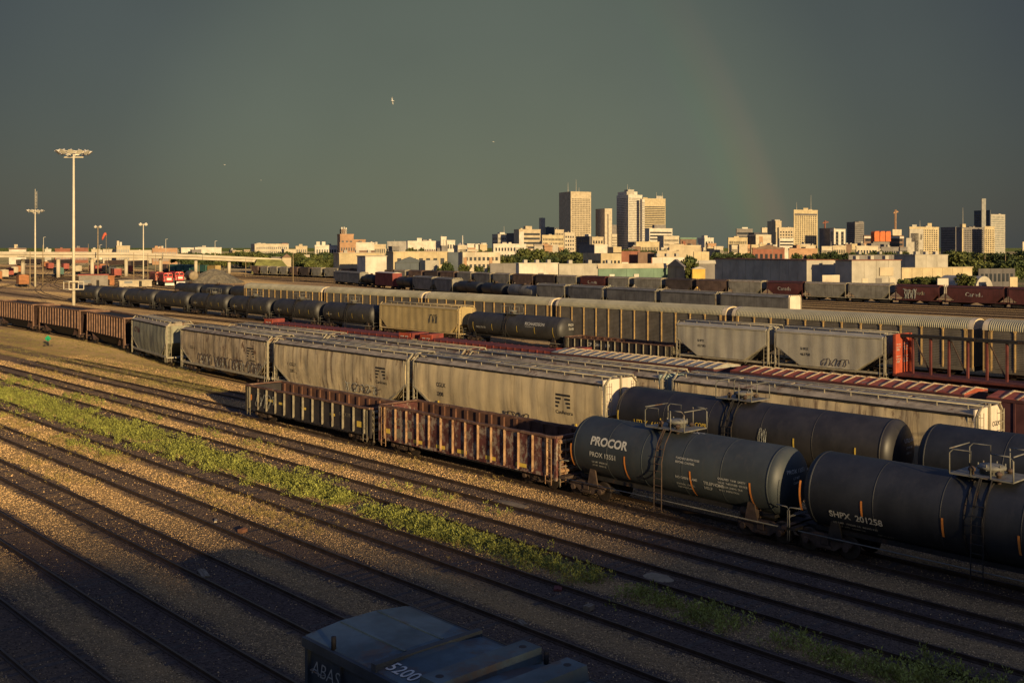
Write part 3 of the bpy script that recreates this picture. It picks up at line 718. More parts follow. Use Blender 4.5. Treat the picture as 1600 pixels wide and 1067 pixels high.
# ---- box car
def boxcar(label, X, Y0, Y1, wall, roofm, rib, zt=4.3, rz=0, group=None, detail=2, panels=None, name='box_car', nrib=None, doorm=None):
    L_ = Y1-Y0; hl = L_/2-.4; root = thing(name, label, 'rail car', (X,(Y0+Y1)/2,0), rz, group); w = 1.5
    MB().box(-w,w,-hl,hl,1.05,zt).build('body', wall, root)
    if detail > 1:
        n = nrib or 19; pl = 2*hl/n
        for k in range(n):
            c = -hl+pl*(k+.5); mt = panels(k) if panels else roofm
            inst(cached(('rpan',zt,pl,mt.name), lambda: MB().prism([(-w-.03,zt),(-w-.03,zt+.05),(0,zt+.26),(w+.03,zt+.05),(w+.03,zt)], 'y', -pl/2+.01, pl/2-.01).mesh('roof_panel', mt)), 'roof_panel', root, (0,c,0))
            inst(cached(('rrib',zt,rib.name), lambda: MB().prism([(-w-.04,zt),(-w-.04,zt+.09),(0,zt+.345),(w+.04,zt+.09),(w+.04,zt),(0,zt+.2)], 'y', -.045, .045).mesh('roof_rib', rib)), 'roof_rib', root, (0,-hl+pl*k if k else -hl+.07,0))
        MB().box(-w-.05,-w-.0,-hl,hl,zt-.14,zt+.03).build('eave', doorm or wall, root)
        for k in range(16):
            y = -hl+.5+(2*hl-1)*k/15
            inst(cached(('brib',zt,wall.name), lambda: MB().box(-.05,.0,-.05,.05,1.1,zt-.15).mesh('side_rib', wall)), 'side_rib', root, (-w,y,0))
    else:
        MB().prism([(-w-.03,zt),(0,zt+.25),(w+.03,zt)], 'y', -hl-.02, hl+.02).build('roof', roofm, root)
        MB().box(-w-.04,-w-.005,-1.3,1.3,1.15,zt-.25).build('door', doorm or wall, root)
    for e in (-1, 1):
        for k in range(3): MB().box(-w+.1,w-.1,min(e*hl,e*(hl+.05)),max(e*hl,e*(hl+.05)),1.4+k*.9,1.8+k*.9).build('end_rib', wall, root)
        truck(root, e*(hl-1.8), 0); MB().box(-.25,.25,min(e*(hl-2),e*(hl+.7)),max(e*(hl-2),e*(hl+.7)),.75,1.05).build('coupler', m_dark, root)
    return root
# ------------------------------------------------------------------ paints
hop_tan = M('hopper_tan_paint', (.56,.45,.27), .62, .22, .5, streak=.85, scol=(.13,.085,.06), rust=.1, rcol=(.2,.13,.08), bump=.15)
hop_tan2 = M('hopper_grimy_paint', (.47,.37,.23), .66, .28, .6, streak=.9, scol=(.085,.062,.048), rust=.3, rcol=(.15,.09,.055), bump=.15)
hop_tan3 = M('hopper_pale_paint', (.60,.48,.28), .55, .16, .35, streak=.5, scol=(.20,.145,.09), bump=.12)
hop_roof = M('hopper_roof_paint', (.36,.30,.21), .7, .35, 1.2, rust=.25, rcol=(.17,.10,.06))
hop_roof2 = M('hopper_roof_grimy', (.30,.25,.18), .75, .4, 1.5, rust=.45, rcol=(.14,.08,.05))
hop_trim = M('hopper_trim', (.34,.30,.21), .65, .25, 2, rust=.15, rcol=(.16,.09,.05))
hop_grey = M('hopper_grey_paint', (.40,.37,.29), .6, .14, .5, streak=.35, scol=(.2,.165,.12), bump=.08)
hop_cp = M('hopper_cp_paint', (.30,.29,.20), .62, .2, .6, streak=.55, scol=(.11,.10,.07), bump=.1)
hop_beige = M('hopper_beige_paint', (.46,.35,.16), .58, .14, .5, streak=.35, scol=(.26,.18,.08))
hop_far = M('far_hopper_grey', (.23,.215,.175), .7, .3, .5, streak=.6, scol=(.10,.085,.07))
hop_brown = M('far_hopper_brown', (.13,.085,.065), .75, .35, .6, streak=.5, scol=(.06,.042,.036))
hop_red = M('far_hopper_maroon', (.10,.032,.03), .7, .3, .5, streak=.5, scol=(.05,.026,.025))
hop_dark = M('far_hopper_dark', (.065,.05,.045), .75, .3, .5)
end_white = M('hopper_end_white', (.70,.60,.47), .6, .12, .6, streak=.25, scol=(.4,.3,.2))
tk_black = M('tank_black_paint', (.030,.032,.035), .5, .3, .7, streak=.35, scol=(.055,.052,.05), bump=.06, spec=.35)
tk_grey = M('tank_charcoal_paint', (.042,.050,.053), .5, .25, .6, streak=.35, scol=(.075,.07,.062), bump=.06, spec=.38)
tk_brown = M('tank_brown_black_paint', (.029,.027,.027), .45, .3, .9, streak=.3, scol=(.05,.044,.04), spec=.4)
tk_far = M('tank_dusty_black', (.042,.040,.037), .5, .3, .8, spec=.4)
rust_wall = M('rusty_gondola_paint', (.105,.036,.03), .8, .5, 2.2, rust=.5, rcol=(.30,.235,.175), rscale=2.4, bump=.3)
rust_rib = M('rusty_rib', (.33,.20,.105), .8, .4, 2.5, rust=.35, rcol=(.16,.075,.04), rscale=3)
rust_in = M('rusty_gondola_lining', (.13,.062,.038), .85, .4, 1.2, rust=.3, rcol=(.07,.035,.03))
rust_chord = M('rusty_chord', (.15,.08,.055), .8, .4, 2, rust=.3, rcol=(.25,.16,.1))
blk_wall = M('black_gondola_paint', (.035,.03,.029), .7, .35, 1.5, rust=.12, rcol=(.07,.04,.03))
blk_rib = M('worn_pale_rib', (.22,.19,.13), .75, .35, 3, rust=.2, rcol=(.1,.07,.05))
brown_wall = M('brown_hopper_shaded', (.05,.028,.025), .75, .35, 1.2, streak=.45, scol=(.14,.085,.055))  # walls coloured darker to deepen the shaded gaps between the ribs
brown_rib_lit = M('brown_rib_lit', (.21,.12,.075), .75, .35, 2)  # ribs coloured paler than the walls, standing in for their highlights
rack_body = M('autorack_panel', (.15,.13,.10), .65, .3, .6, streak=.4, scol=(.09,.075,.06))
rack_roof = M('autorack_roof', (.36,.33,.22), .55, .2, .4, metal=.2)
rack_post = M('autorack_post', (.50,.33,.13), .7, .3, 2)
rack_cap = M('autorack_end_cap', (.62,.52,.36), .6, .2, 2)
box_dark = M('boxcar_maroon_paint', (.09,.035,.035), .7, .3, 1)
roof_white = M('boxcar_roof_grey', (.33,.32,.26), .6, .3, 1.5, rust=.2, rcol=(.15,.10,.07))
roof_red = M('boxcar_roof_red', (.36,.085,.045), .6, .3, 1.2, rust=.25, rcol=(.25,.2,.15))
rib_pale = M('boxcar_roof_rib', (.36,.29,.20), .6, .35, 3, rust=.3, rcol=(.2,.1,.06))
red_flat = M('flatcar_red', (.20,.045,.035), .7, .35, 1, rust=.2, rcol=(.10,.05,.035))
red_bulk = M('bulkhead_red', (.44,.085,.04), .6, .25, .8, streak=.3, scol=(.2,.06,.04))
blue_lid = M('blue_lid_paint', (.08,.118,.13), .6, .4, .7, streak=.3, scol=(.08,.08,.08), rust=.42, rcol=(.085,.07,.06), rscale=.5, bump=.1)
blue_side = M('blue_car_side', (.04,.05,.06), .6, .3, 1)
m_graf = M('white_spray_paint', (.30,.31,.29), .6, .2, 4); m_grafd = M('dark_spray_paint', (.07,.055,.05), .6, .2, 4)
teal = M('teal_boxcar', (.05,.13,.105), .6, .25, .5)

# ------------------------------------------------------------------ near car with the blue lids
bc = thing('covered_gondola', 'blue lidded car with the number 5200, cut off by the bottom edge', 'rail car', (15.01,13.5,0))
zt = 3.2
MB().box(-1.5,1.5,-8.2,8.4,1.0,zt-.06).build('body', blue_side, bc)
for k in range(12): inst(cached('bcr', lambda: MB().box(-.09,0,-.06,.06,1.0,zt-.1).mesh('side_rib', blue_side)), 'side_rib', bc, (-1.5,8.25-k*1.4,0))
MB().box(-1.62,-1.5,-8.2,8.4,zt-.22,zt).build('side_rail', blue_side, bc); MB().box(1.5,1.62,-8.2,8.4,zt-.22,zt).build('side_rail', blue_side, bc)
for (y0,y1) in ((5.55,8.4),(2.1,5.5),(-1.4,2.05),(-4.9,-1.45),(-8.2,-4.95)):
    MB().prism([(-1.55,zt-.05),(-1.5,zt+.02),(-.5,zt+.13),(.5,zt+.13),(1.5,zt+.02),(1.55,zt-.05)], 'y', y0, y1).build('lid', blue_lid, bc)
def beam(): return MB().prism([(-.36,0),(-.30,.30),(.30,.30),(.36,0)], 'x', -1.48, 1.5).mesh('lid_beam', blue_lid)
for y in (3.65, 2.25, .1, -1.3, -3.5, -4.9):
    b_ = inst(cached('bcb', beam), 'lid_beam', bc, (0,y,zt+.06))
    for x in (-1.2, 1.2): inst(cached('bch', lambda: MB().lathe([(0,.09),(.004,.09)], 12, 'z').mesh('lifting_hole', m_lblack)), 'lifting_hole', b_, (x,0,.302))
MB().box(-1.56,1.56,5.44,5.62,zt-.03,zt+.17).build('lid_joint', blue_side, bc)
for (x,y) in ((1.5,3.2),(-1.5,7.2),(1.5,-2.5)): MB().tube([(x,y,zt),(x,y,zt+.30)], .06, 8).build('lifting_pin', m_dark, bc)
for y in (7.6, 6.3): MB().tube([(-1.66,y-.25,zt-.6),(-1.72,y-.25,zt-.6),(-1.72,y+.25,zt-.6),(-1.66,y+.25,zt-.6)], .018, 5).build('grab_iron', m_galv, bc)
for x in (-.55, .55): MB().box(x-.04,x+.04,5.7,8.3,zt+.115,zt+.16).build('lid_stiffener', blue_lid, bc)
MB().box(-1.66,-1.52,3.5,4.0,zt-.5,zt+.14).build('lid_lock', m_dark, bc)
def lid_z(x): return zt+.03+(.11*(x+1.5) if x < -.5 else .11)
vs, fs, wd = text2d('5200', .5, .01)
MB().add([(-1.35+v, 5.42-u, lid_z(-1.35+v)+.01) for u, v in vs], fs).build('lettering', m_white, bc)
flat_text(bc, 'DLRX', .62, 6.1, 1.95, -1.605, m_white, bold=.02)
flat_text(bc, 'CAP DN 180', .22, 3.9, 2.75, -1.605, m_white)
flat_text(bc, 'ABAS', .5, 8.0, 2.45, -1.605, m_graf, 'graffiti', bold=-.008, shear=.25)
for e, yy in ((1, 6.6), (-1, -6.4)): truck(bc, yy, 1); 
coupler(bc, 8.4, 1)

# ------------------------------------------------------------------ row B: tanks and gondolas
tank('charcoal tank car lettered PROCOR behind the rusty gondola', 39.0, 24.25, 36.65, tk_grey, Rr=1.47, zc=2.60, plat=.35, trim=m_side,
     strips=((5.75,1.75,2.85),(2.25,1.55,2.7),(-1.6,1.45,2.6),(-4.75,1.45,2.6)), recess=False,
     text=(('PROCOR',.57,4.5,2.98,m_white,.035),('PROX 13551',.32,4.5,2.42,m_white,.015),('LD LMT  000000 LB',.12,4.4,2.12,m_white),('LT WT  00000 LB',.12,4.4,1.95,m_white),
           ('PLACARD BOTH SIDES',.13,-.75,3.05,m_white),('BEFORE LOADING',.13,-.75,2.88,m_white),('NO OPEN FLAME',.16,-.75,2.2,m_white),('STATION  STENCIL',.12,-.75,1.9,m_white),('TEST PRESSURE',.12,-.75,1.75,m_white),
           ('TELEPHONE',.2,-2.3,2.15,m_white,.02),('HELP',.2,-2.3,1.93,m_white,.02),('QUALIFIED  TANK  SAFETY',.12,-3.1,2.5,m_white),('VALVE  THICKNESS  SERVICE',.12,-3.1,2.33,m_white),('INTERIOR LINING  DUE',.12,-3.1,2.16,m_white),('88.B.2  INSPECTION',.12,-3.1,1.99,m_white)),
     headtext=(('PROX 13551',.24,-.75,3.05,m_white),('LT WT',.15,-.4,2.8,m_white),('CAPY',.15,-.4,2.6,m_white)))
pr = [o for o in bpy.data.objects if o.name.startswith('tank_car')][0]
vs, fs, wd = text2d('#X*', .4, .005); MB().add([(-.25+v*.8, -.55-u*1.3, 2.6+1.49*math.cos((-.25+v*.8)/1.49)) for u, v in vs], fs).build('graffiti', m_white, pr)
vs, fs, wd = text2d('MK', .5, .0, .4); MB().add([(.35+u*.8, -6.12+.12*(u), 2.75+v) for u, v in vs], fs).build('graffiti', m_white, pr)
tank('large black tank car lettered SHPX 201258 at the right edge', 39.0, 8.4, 23.5, tk_black, Rr=1.53, zc=2.62, plat=.3,
     strips=((7.3,1.9,3.1),(4.6,2.15,2.75),(1.4,2.0,2.7),(-1.3,1.9,2.6),(-4.5,1.9,2.6)), trim=m_dark,
     text=(('SHPX  201258',.38,6.05,1.9,m_white,.02),('LD LMT 194500 LB  88200 KG',.15,6.0,1.62,m_white),('LT WT  68500 LB',.15,5.8,1.45,m_white),('NEW 4-97',.15,4.2,1.4,m_white)),
     headtext=(('SHPX',.3,-.5,3.0,m_white),))
rg = gondola('rusty ribbed gondola car with white graffiti patches, coupled to the charcoal tank', 39.0, 36.95, 52.75, 2.98, rust_wall, rust_rib, 14, rust_in, rust_chord, ribw=.06,
        patches=((7.05,1.35,.5,.28,m_yellow),(4.2,1.12,.8,.2,m_yellow),(2.1,1.12,.8,.2,m_yellow),(.2,1.12,.8,.2,m_yellow),(-2.2,1.12,.8,.2,m_yellow),(-4.6,1.12,.8,.2,m_yellow)),
        )
for y in (5.95, 4.85, 3.75): MB().box(-1.462,-1.454,y-.42,y+.42,1.95,2.38).build('painted_patch', blk_rib, rg); scribble(rg, y+.4, 1.98, .8, .36, lambda z, y_: -1.455, rust_in, int(y*10), n=12, r=.02)
for (y, z, q) in ((5.9,1.25,.9),(4.8,1.3,.8),(-2.6,1.9,.4),(-.5,2.2,.35)): MB().box(-1.461,-1.453,y-q/2,y+q/2,z,z+q*.55).build('painted_patch', blk_rib, rg)
bg_ = gondola('black gondola car with pale ribs and white outline graffiti', 39.0, 53.1, 69.3, 2.62, blk_wall, blk_rib, 13, rust_in, rust_chord, seed=9, ribw=.09,
        patches=((4.6,1.75,.62,.16,m_yellow),(3.2,1.7,.6,.16,m_yellow),(.3,1.7,.6,.16,m_yellow),(-3.2,1.7,.6,.16,m_yellow),(-6.3,1.35,.55,.36,m_yellow),(7.4,1.6,.4,.4,m_orange)),
        text=(('ISO',.32,6.45,2.15,blk_rib),('GNTX 292',.3,-4.3,1.85,blk_rib),('LD LMT',.13,6.2,1.4,blk_rib),('LT WT',.13,6.2,1.25,blk_rib)))
scribble(bg_, 6.1, 1.25, 2.4, 1.0, lambda z, y: -1.6, m_graf, 5, n=14, r=.012)

# ------------------------------------------------------------------ row C: tank cars, tan hoppers, brown hoppers
tank('black tank car lettered UTLX with top platform, behind the charcoal tank', 48.1, 24.0, 41.7, tk_brown, Rr=1.55, zc=2.72, plat=.55,
     strips=((8.2,1.9,3.0),(5.0,2.3,2.9),(-3.6,2.3,2.9),(-7.0,2.3,2.9)), stripm=m_yellow,
     text=(('UTLX  66325',.42,7.0,2.35,m_yellow,.01),('COPR',.3,2.6,2.75,m_yellow)), headtext=(('UTLX 66328',.26,-.2,3.2,m_white),('LT WT 000',.14,-.1,2.9,m_white),('DOT 111',.14,-.1,2.65,m_white)))
ut = [o for o in bpy.data.objects if o.name.startswith('tank_car')][-1]
scribble(ut, -1.5, 2.3, .5, .9, lambda z, y: -1.55*math.sqrt(max(.05,1-((z-2.72)/1.55)**2))-.03, m_graf, 15, n=16, r=.008)
tank('plain black tank car at the right edge behind the large black one', 48.1, 4.5, 23.1, tk_black, Rr=1.58, zc=2.72, plat=-2.5)
hs = []
h3, s3 = hopper('tan covered hopper lettered CGLX 2208 with bright white end', 48.1, 42.0, 61.1, hop_tan3, hop_roof, hop_trim, seed=4, text=(('CGLX',.42,6.7,2.75,m_lblack,.01),('2208',.42,6.7,2.1,m_lblack,.01)))
h2, s2 = hopper('streaked tan covered hopper, middle of the three long ones', 48.1, 61.5, 80.9, hop_tan, hop_roof, hop_trim, seed=5, text=(('CGLX',.38,6.9,2.6,m_lblack),('2201',.38,6.9,2.05,m_lblack)))
h1, s1 = hopper('grimy brown-streaked covered hopper with white graffiti along its bottom', 48.3, 81.3, 100.2, hop_tan2, hop_roof2, hop_trim, seed=6, rz=-.02, text=(('CGLX',.38,6.9,2.6,m_lblack),))
def crop_logo(root, side, y, z):
    f = lambda z_, y_: side(z_, y_)-.018
    for i, (zz, g) in enumerate(((z+.9,0),(z+.66,.22),(z+.42,.38),(z+.18,.55))):
        for a, b in (((y, y-1.3),) if g == 0 else ((y, y-.65+g*.75), (y-.65-g*.75, y-1.3))):
            MB().add([(f(zz,a),a,zz),(f(zz,b),b,zz),(f(zz+.13,b),b,zz+.13),(f(zz+.13,a),a,zz+.13)], [(0,1,2,3)]).build('emblem_bar', m_lblack, root)
    flat_text(root, 'CanAmera', .34, y+.02, z-.22, f, m_lblack, 'lettering', .006)
crop_logo(h3, s3, -5.3, 2.45); crop_logo(h2, s2, -5.6, 2.5); crop_logo(h1, s1, -5.6, 2.55)
scribble(h3, -.2, 1.4, 2.5, .45, s3, m_grafd, 8, r=.03); scribble(h2, -1.2, 1.3, 4.4, .75, s2, m_graf, 3, r=.02); scribble(h2, -2.0, 1.3, 4, .65, s2, m_grafd, 13, r=.03)
for j, y0 in enumerate((5.2, 1.6, -1.8, -5.2)): scribble(h1, y0, 1.25, 3.0, 1.05, s1, m_grafd, 20+j, r=.045); scribble(h1, y0-.3, 1.25, 2.6, .8, s1, m_graf, 30+j, r=.016)
# bright end sheets of the two cars whose ends face the sun
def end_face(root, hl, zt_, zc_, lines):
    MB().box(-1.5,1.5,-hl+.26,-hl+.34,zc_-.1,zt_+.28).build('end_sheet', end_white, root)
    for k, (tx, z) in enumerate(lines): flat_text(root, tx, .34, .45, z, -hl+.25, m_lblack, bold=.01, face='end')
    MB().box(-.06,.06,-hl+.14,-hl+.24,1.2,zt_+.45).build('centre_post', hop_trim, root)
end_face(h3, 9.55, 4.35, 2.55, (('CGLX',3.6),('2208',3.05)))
for (hh_, y) in ((h3,6.5),(h3,-7.0),(h3,1.2),(h3,3.8),(h3,-2.2)): MB().box(-1.50,-1.46,y-.06,y+.06,1.22,1.75 if abs(y) > 5 else 1.5).build('reflector', m_yellow, hh_)
def on_poly(poly, s):
    acc = 0
    for a, b in zip(poly, poly[1:]):
        d = math.dist(a, b)
        if acc+d >= s: t = (s-acc)/d; return (a[0]+(b[0]-a[0])*t, a[1]+(b[1]-a[1])*t)
        acc += d
    return poly[-1]
def place(root, poly, y0, y1):
    """stand a car on its curved track with its trucks on the rails"""
    def atY(y):
        for a, b in zip(poly, poly[1:]):
            if a[1] <= y <= b[1]: t = (y-a[1])/(b[1]-a[1]+1e-9); return (a[0]+(b[0]-a[0])*t, y)
        return poly[-1]
    q = (y1-y0)*.14; a = Vector(atY(y0+q)); b = Vector(atY(y1-q)); d = b-a
    root.location = ((a.x+b.x)/2, (a.y+b.y)/2, 0); root.rotation_euler = (0, 0, math.atan2(-d.x, d.y))
h0, s0 = hopper('short olive-grey covered hopper lettered CP Rail', 50, 0, 14.2, hop_cp, hop_roof, hop_trim, seed=11, text=(('CP Rail',.8,5.4,3.05,M('cp_red', (.10,.022,.03), .6, .2, 3),.03),)); place(h0, ROWC, 104.6, 119.2)
place(h1, ROWC, 81.6, 101.4)
for i, (a, b, lb) in enumerate(((122.5,140.5,'brown ribbed open hopper nearest the CP Rail hopper'),(142,160.5,'brown ribbed open hopper beside the green switch marker'),(162,180.5,'brown ribbed open hopper at the left edge'))):
    place(ribbed_hopper(lb, 50, 0, b-a, brown_wall, brown_rib_lit, group='brown open hoppers'), ROWC, a, b)

# ------------------------------------------------------------------ row D: covered hoppers behind
d1, sd1 = hopper('tan covered hopper whose pale end shows at right behind the black tanks', 52.9, 21.9, 41.0, hop_tan, hop_roof, hop_trim, seed=21); end_face(d1, 9.55, 4.35, 2.55, (('CGLX',3.6),('2219',3.05)))
blue_end = M('hopper_end_bluegrey', (.26,.32,.30), .6, .2, .8, rust=.15)
d2, _ = hopper('covered hopper with blue-grey end behind the CGLX 2208 car', 52.9, 41.6, 60.6, hop_tan2, hop_roof2, hop_trim, seed=22); MB().box(-1.5,1.5,-9.24,-9.14,2.4,4.6).build('end_sheet', blue_end, d2)
d3, _ = hopper('covered hopper showing only its roof behind the streaked tan one', 52.9, 61.2, 80.2, hop_tan, hop_roof2, hop_trim, seed=23)
d4, _ = hopper('covered hopper showing only its roof behind the grimy graffitied one', 53.2, 80.8, 99.4, hop_tan2, hop_roof, hop_trim, seed=24, rz=-.01)

# ------------------------------------------------------------------ row E: box cars seen by their roofs; red flat cars
boxcar('box car with weathered grey ribbed roof', 58.6, 41.5, 57.6, box_dark, roof_white, rib_pale, zt=4.5, panels=lambda k: roof_white)
boxcar('box car with red ribbed roof and pale ribs', 58.6, 24.8, 41.0, box_dark, roof_red, rib_pale, zt=4.5, panels=lambda k: roof_red)
boxcar('box car with red roof at the right edge', 58.6, 8.2, 24.4, box_dark, roof_red, rib_pale, zt=4.5, panels=lambda k: roof_red)
def flatcar(label, X, Y0, Y1):
    L_ = Y1-Y0; hl = L_/2-.4; root = thing('flat_car', label, 'rail car', (X,(Y0+Y1)/2,0), 0, 'red flat cars')
    MB().box(-1.45,1.45,-hl,hl,1.45,1.62).build('deck', red_flat, root)
    for s in (-1, 1):
        MB().prism([(-hl,1.45),(hl,1.45),(hl,1.15),(hl-3.5,1.1),(hl-5,.8),(-hl+5,.8),(-hl+3.5,1.1),(-hl,1.15)], 'x', s*1.36-.06, s*1.36+.06).build('side_sill', red_flat, root)
        for k in range(22): inst(cached('fstake', lambda: MB().box(-.05,.05,-.09,.09,.9,1.66).mesh('stake_pocket', red_flat)), 'stake_pocket', root, (s*1.45,-hl+.8+k*(2*hl-1.6)/21,0))
    for k in range(5): MB().box(-1.46,-1.43,-hl+3+k*4.6,-hl+4.1+k*4.6,.98,1.15).build('marking', m_white, root)
    for e in (-1, 1):
        MB().box(-1.3,1.3,min(e*hl,e*(hl-1.5)),max(e*hl,e*(hl-1.5)),1.63,2.15).build('end_rack', red_flat, root)
        MB().box(-1.4,-1.32,min(e*(hl-.3),e*(hl-2.6)),max(e*(hl-.3),e*(hl-2.6)),1.2,2.1).build('end_panel', red_bulk, root)
        for q in (0, 1): MB().box(-1.43,-1.41,e*(hl-1.0-q*.9)-.3,e*(hl-1.0-q*.9)+.3,1.5,1.75).build('marking', m_white, root)
        truck(root, e*(hl-2), 0); coupler(root, e*hl, e)
    return root
flatcar('low red flat car in front of the black gondola, right of the pair', 79.6, 74.6, 101.6); flatcar('low red flat car in front of the far black tanks, left of the pair', 79.6, 102.2, 139)

# ------------------------------------------------------------------ row F
fb = 91.3
ht, st = hopper('clean beige covered hopper with a graffiti drawing among black tanks', fb, 107.3, 125.6, hop_beige, hop_beige, M('beige_trim', (.46,.35,.18), .6, .2, 2), kind='rib', w=1.55, inset=1.6, seed=31)
scribble(ht, -2.6, 2.2, 1.9, 1.3, st, m_lblack, 41, n=22, r=.028)
MB().box(-1.45,1.45,-8.9,-8.78,2.3,4.55).build('end_sheet', hop_beige, ht)
tank('black tank car lettered Richardson between beige hopper and black gondola', fb, 88.4, 106.2, tk_far, Rr=1.52, zc=2.62, plat=1.2, strips=((7.2,1.7,2.9),(3.5,2.0,2.8),(-1.2,2.0,2.8),(-4.4,2.0,2.8),(-7.6,1.7,2.9)), stripm=m_yellow,
     text=(('RICHARDSON',.55,-2.6,3.0,m_white,.02),('PROCESSING LTD',.2,-2.7,2.75,m_white),('PROX 76100',.34,6.6,2.2,m_white)), headtext=(('PROX',.4,-.1,3.1,m_white),('76100',.4,-.1,2.6,m_white)))
tb = [(127.6,141.2),(142.6,156.3),(157.8,171.5),(172.9,186.9),(188.4,202.3),(203.8,217.3),(218.7,231.5),(232.9,247)]
ordn = ['nearest the beige hopper','second from the beige hopper','third from the beige hopper','fourth from the beige hopper','fifth from the beige hopper','sixth from the beige hopper','next to last toward the mast','leftmost beside the mast']
for i, (a, b) in enumerate(tb):
    tank('black tank car in the long string, '+ordn[i], fb, a, b, tk_far, Rr=1.52, zc=2.62, detail=2 if i < 4 else 1, strips=((4.6,2.0,2.7),(1.8,2.0,2.7),(-1.8,2.0,2.7),(-4.6,2.0,2.7)), stripm=m_yellow, group='string of black tank cars', text=(('PROX 4%02d1' % (i*7+10),.3,5.2,2.25,m_white),) if i < 4 else ())
gondola('low black gondola car lettered CP 344 109', fb, 71.4, 88.0, 1.95, blk_wall, blk_rib, 15, rust_in, rust_chord, zb=.75, ribw=.09, text=(('CP',.55,4.3,1.15,m_white,.02),('344',.55,3.1,1.15,m_white,.02),('109',.55,1.6,1.15,m_white,.02)))
ha, sa = hopper('light grey two-bay hopper, left of the pair beside the black gondola', fb, 59.2, 71.0, hop_grey, hop_grey, hop_trim, kind='rib', bays=2, inset=2.6, zc=2.9, seed=51, text=(('SHPX',.36,2.9,2.7,m_lblack),('427593',.36,2.9,2.15,m_lblack)))
hb, sb_ = hopper('light grey two-bay hopper with graffiti next to the red bulkhead', fb, 46.8, 58.7, hop_grey, hop_grey, hop_trim, kind='rib', bays=2, inset=2.6, zc=2.9, seed=52, text=(('SHRX',.36,2.9,2.7,m_lblack),('463758',.36,2.9,2.15,m_lblack)))
scribble(hb, .6, 1.35, 2.8, .75, sb_, m_grafd, 61, r=.028)
cb_shaded_red = M('centerbeam_shaded_red', (.12,.032,.027), .75, .35, 1, rust=.2, rcol=(.06,.035,.03))  # darker red for posts and deck: shadow beside the bulkhead put into colour
def centerbeam(label, X, Y0, Y1):
    L_ = Y1-Y0; hl = L_/2-.3; root = thing('centerbeam_flat_car', label, 'rail car', (X,(Y0+Y1)/2,0))
    MB().box(-1.45,1.45,-hl,hl,1.0,1.2).build('deck', cb_shaded_red, root); MB().box(-.5,.5,-hl,hl,.6,1.0).build('centre_sill', cb_shaded_red, root)
    zt_ = 4.75; MB().box(-.28,.28,-hl,hl,zt_-.3,zt_-.02).build('top_chord', m_dark, root)
    n = 13
    for k in range(n):
        y = hl-1.2-(2*hl-2.4)*k/(n-1); MB().box(-.13,.13,y-.08,y+.08,1.2,zt_-.3).build('post', cb_shaded_red, root)
        if k % 2 == 0 and k < n-2: MB().bar((0,y-.2,zt_-.4),(0,y-(2*hl-2.4)/(n-1)*1.0,1.25),.1).build('diagonal_brace', m_side, root)
    for e in (-1, 1):
        MB().box(-1.47,1.47,min(e*hl,e*(hl-.12)),max(e*hl,e*(hl-.12)),1.2,zt_).build('bulkhead', red_bulk, root)
        for s in (-1, 1): MB().box(s*1.47-.08,s*1.47+.08,min(e*(hl-.13),e*(hl-.35)),max(e*(hl-.13),e*(hl-.35)),1.2,zt_).build('bulkhead_post', red_bulk, root)
        truck(root, e*(hl-2), 0); coupler(root, e*hl, e)
    for k, tx in enumerate(('LOAD BOTH SIDES','EQUALLY TO','WITHIN','7','MAX UNBALANCED','LOAD 20000 LB','PER SIDE')):
        vs, fs, wd = text2d(tx, .24 if k != 3 else .5, .015)
        for x0 in (-1.3, .15):
            sc_ = min(1, 1.1/wd); MB().add([(x0+u*sc_, hl-.135, 3.75-k*.27+v*sc_) for u, v in vs], fs).build('lettering', m_white, root)
    return root
centerbeam('red centerbeam flat car with tall lettered bulkhead', fb, 23.5, 46.5)

# ------------------------------------------------------------------ row G: autoracks
lab = ['at the right edge','behind the red centerbeam car','behind the two light grey hoppers','behind the black Richardson tank','behind the beige hopper','at the far left end of its row']
for k in range(-1, 5): autorack('long brown autorack car with arched pale roof, '+lab[k+1], 102.3, 43.17+28.66*k, 43.17+28.66*(k+1), rack_body, rack_roof, rack_post, rack_cap, 'row of autoracks')

# ------------------------------------------------------------------ rows H and I: far trains
def row_point(poly, px):
    best = None
    for a, b in zip(poly, poly[1:]):
        for t in np.linspace(0, 1, 12):
            X, Y = a[0]+(b[0]-a[0])*t, a[1]+(b[1]-a[1])*t; q = abs(800+F*(X*C-Y*S)/(X*S+Y*C)-px)
            if best is None or q < best[0]: best = (q, X, Y)
    return best[1:]
def far_car(poly, x0, x1, make):
    """x0 right end, x1 left end of the car as seen from the bridge"""
    a = Vector(row_point(poly, x0)); b = Vector(row_point(poly, x1)); d = b-a
    r_ = make(d.length); r_.location = ((a.x+b.x)/2, (a.y+b.y)/2, 0); r_.rotation_euler = (0,0,math.atan2(-d.x, d.y)); return r_
ORD = ['first','second','third','fourth','fifth','sixth','seventh','eighth','ninth','tenth','eleventh','twelfth','thirteenth','fourteenth','fifteenth','sixteenth','seventeenth','eighteenth','nineteenth','twentieth']
ORD = ORD+['twenty-'+o for o in ORD[:9]]+['thirtieth']+['thirty-'+o for o in ORD[:9]]+['fortieth']+['forty-'+o for o in ORD[:9]]
hb_h = [(1246,1132,'g'),(1130,1038,'g'),(1036,955,'g'),(953,895,'g'),(893,845,'g'),(843,797,'t'),(795,757,'k'),(755,718,'k'),(716,686,'g'),(684,652,'g'),(650,624,'k'),(622,592,'r'),(590,572,'k'),(570,527,'g')]
hg = 'middle-distance train behind the autoracks'
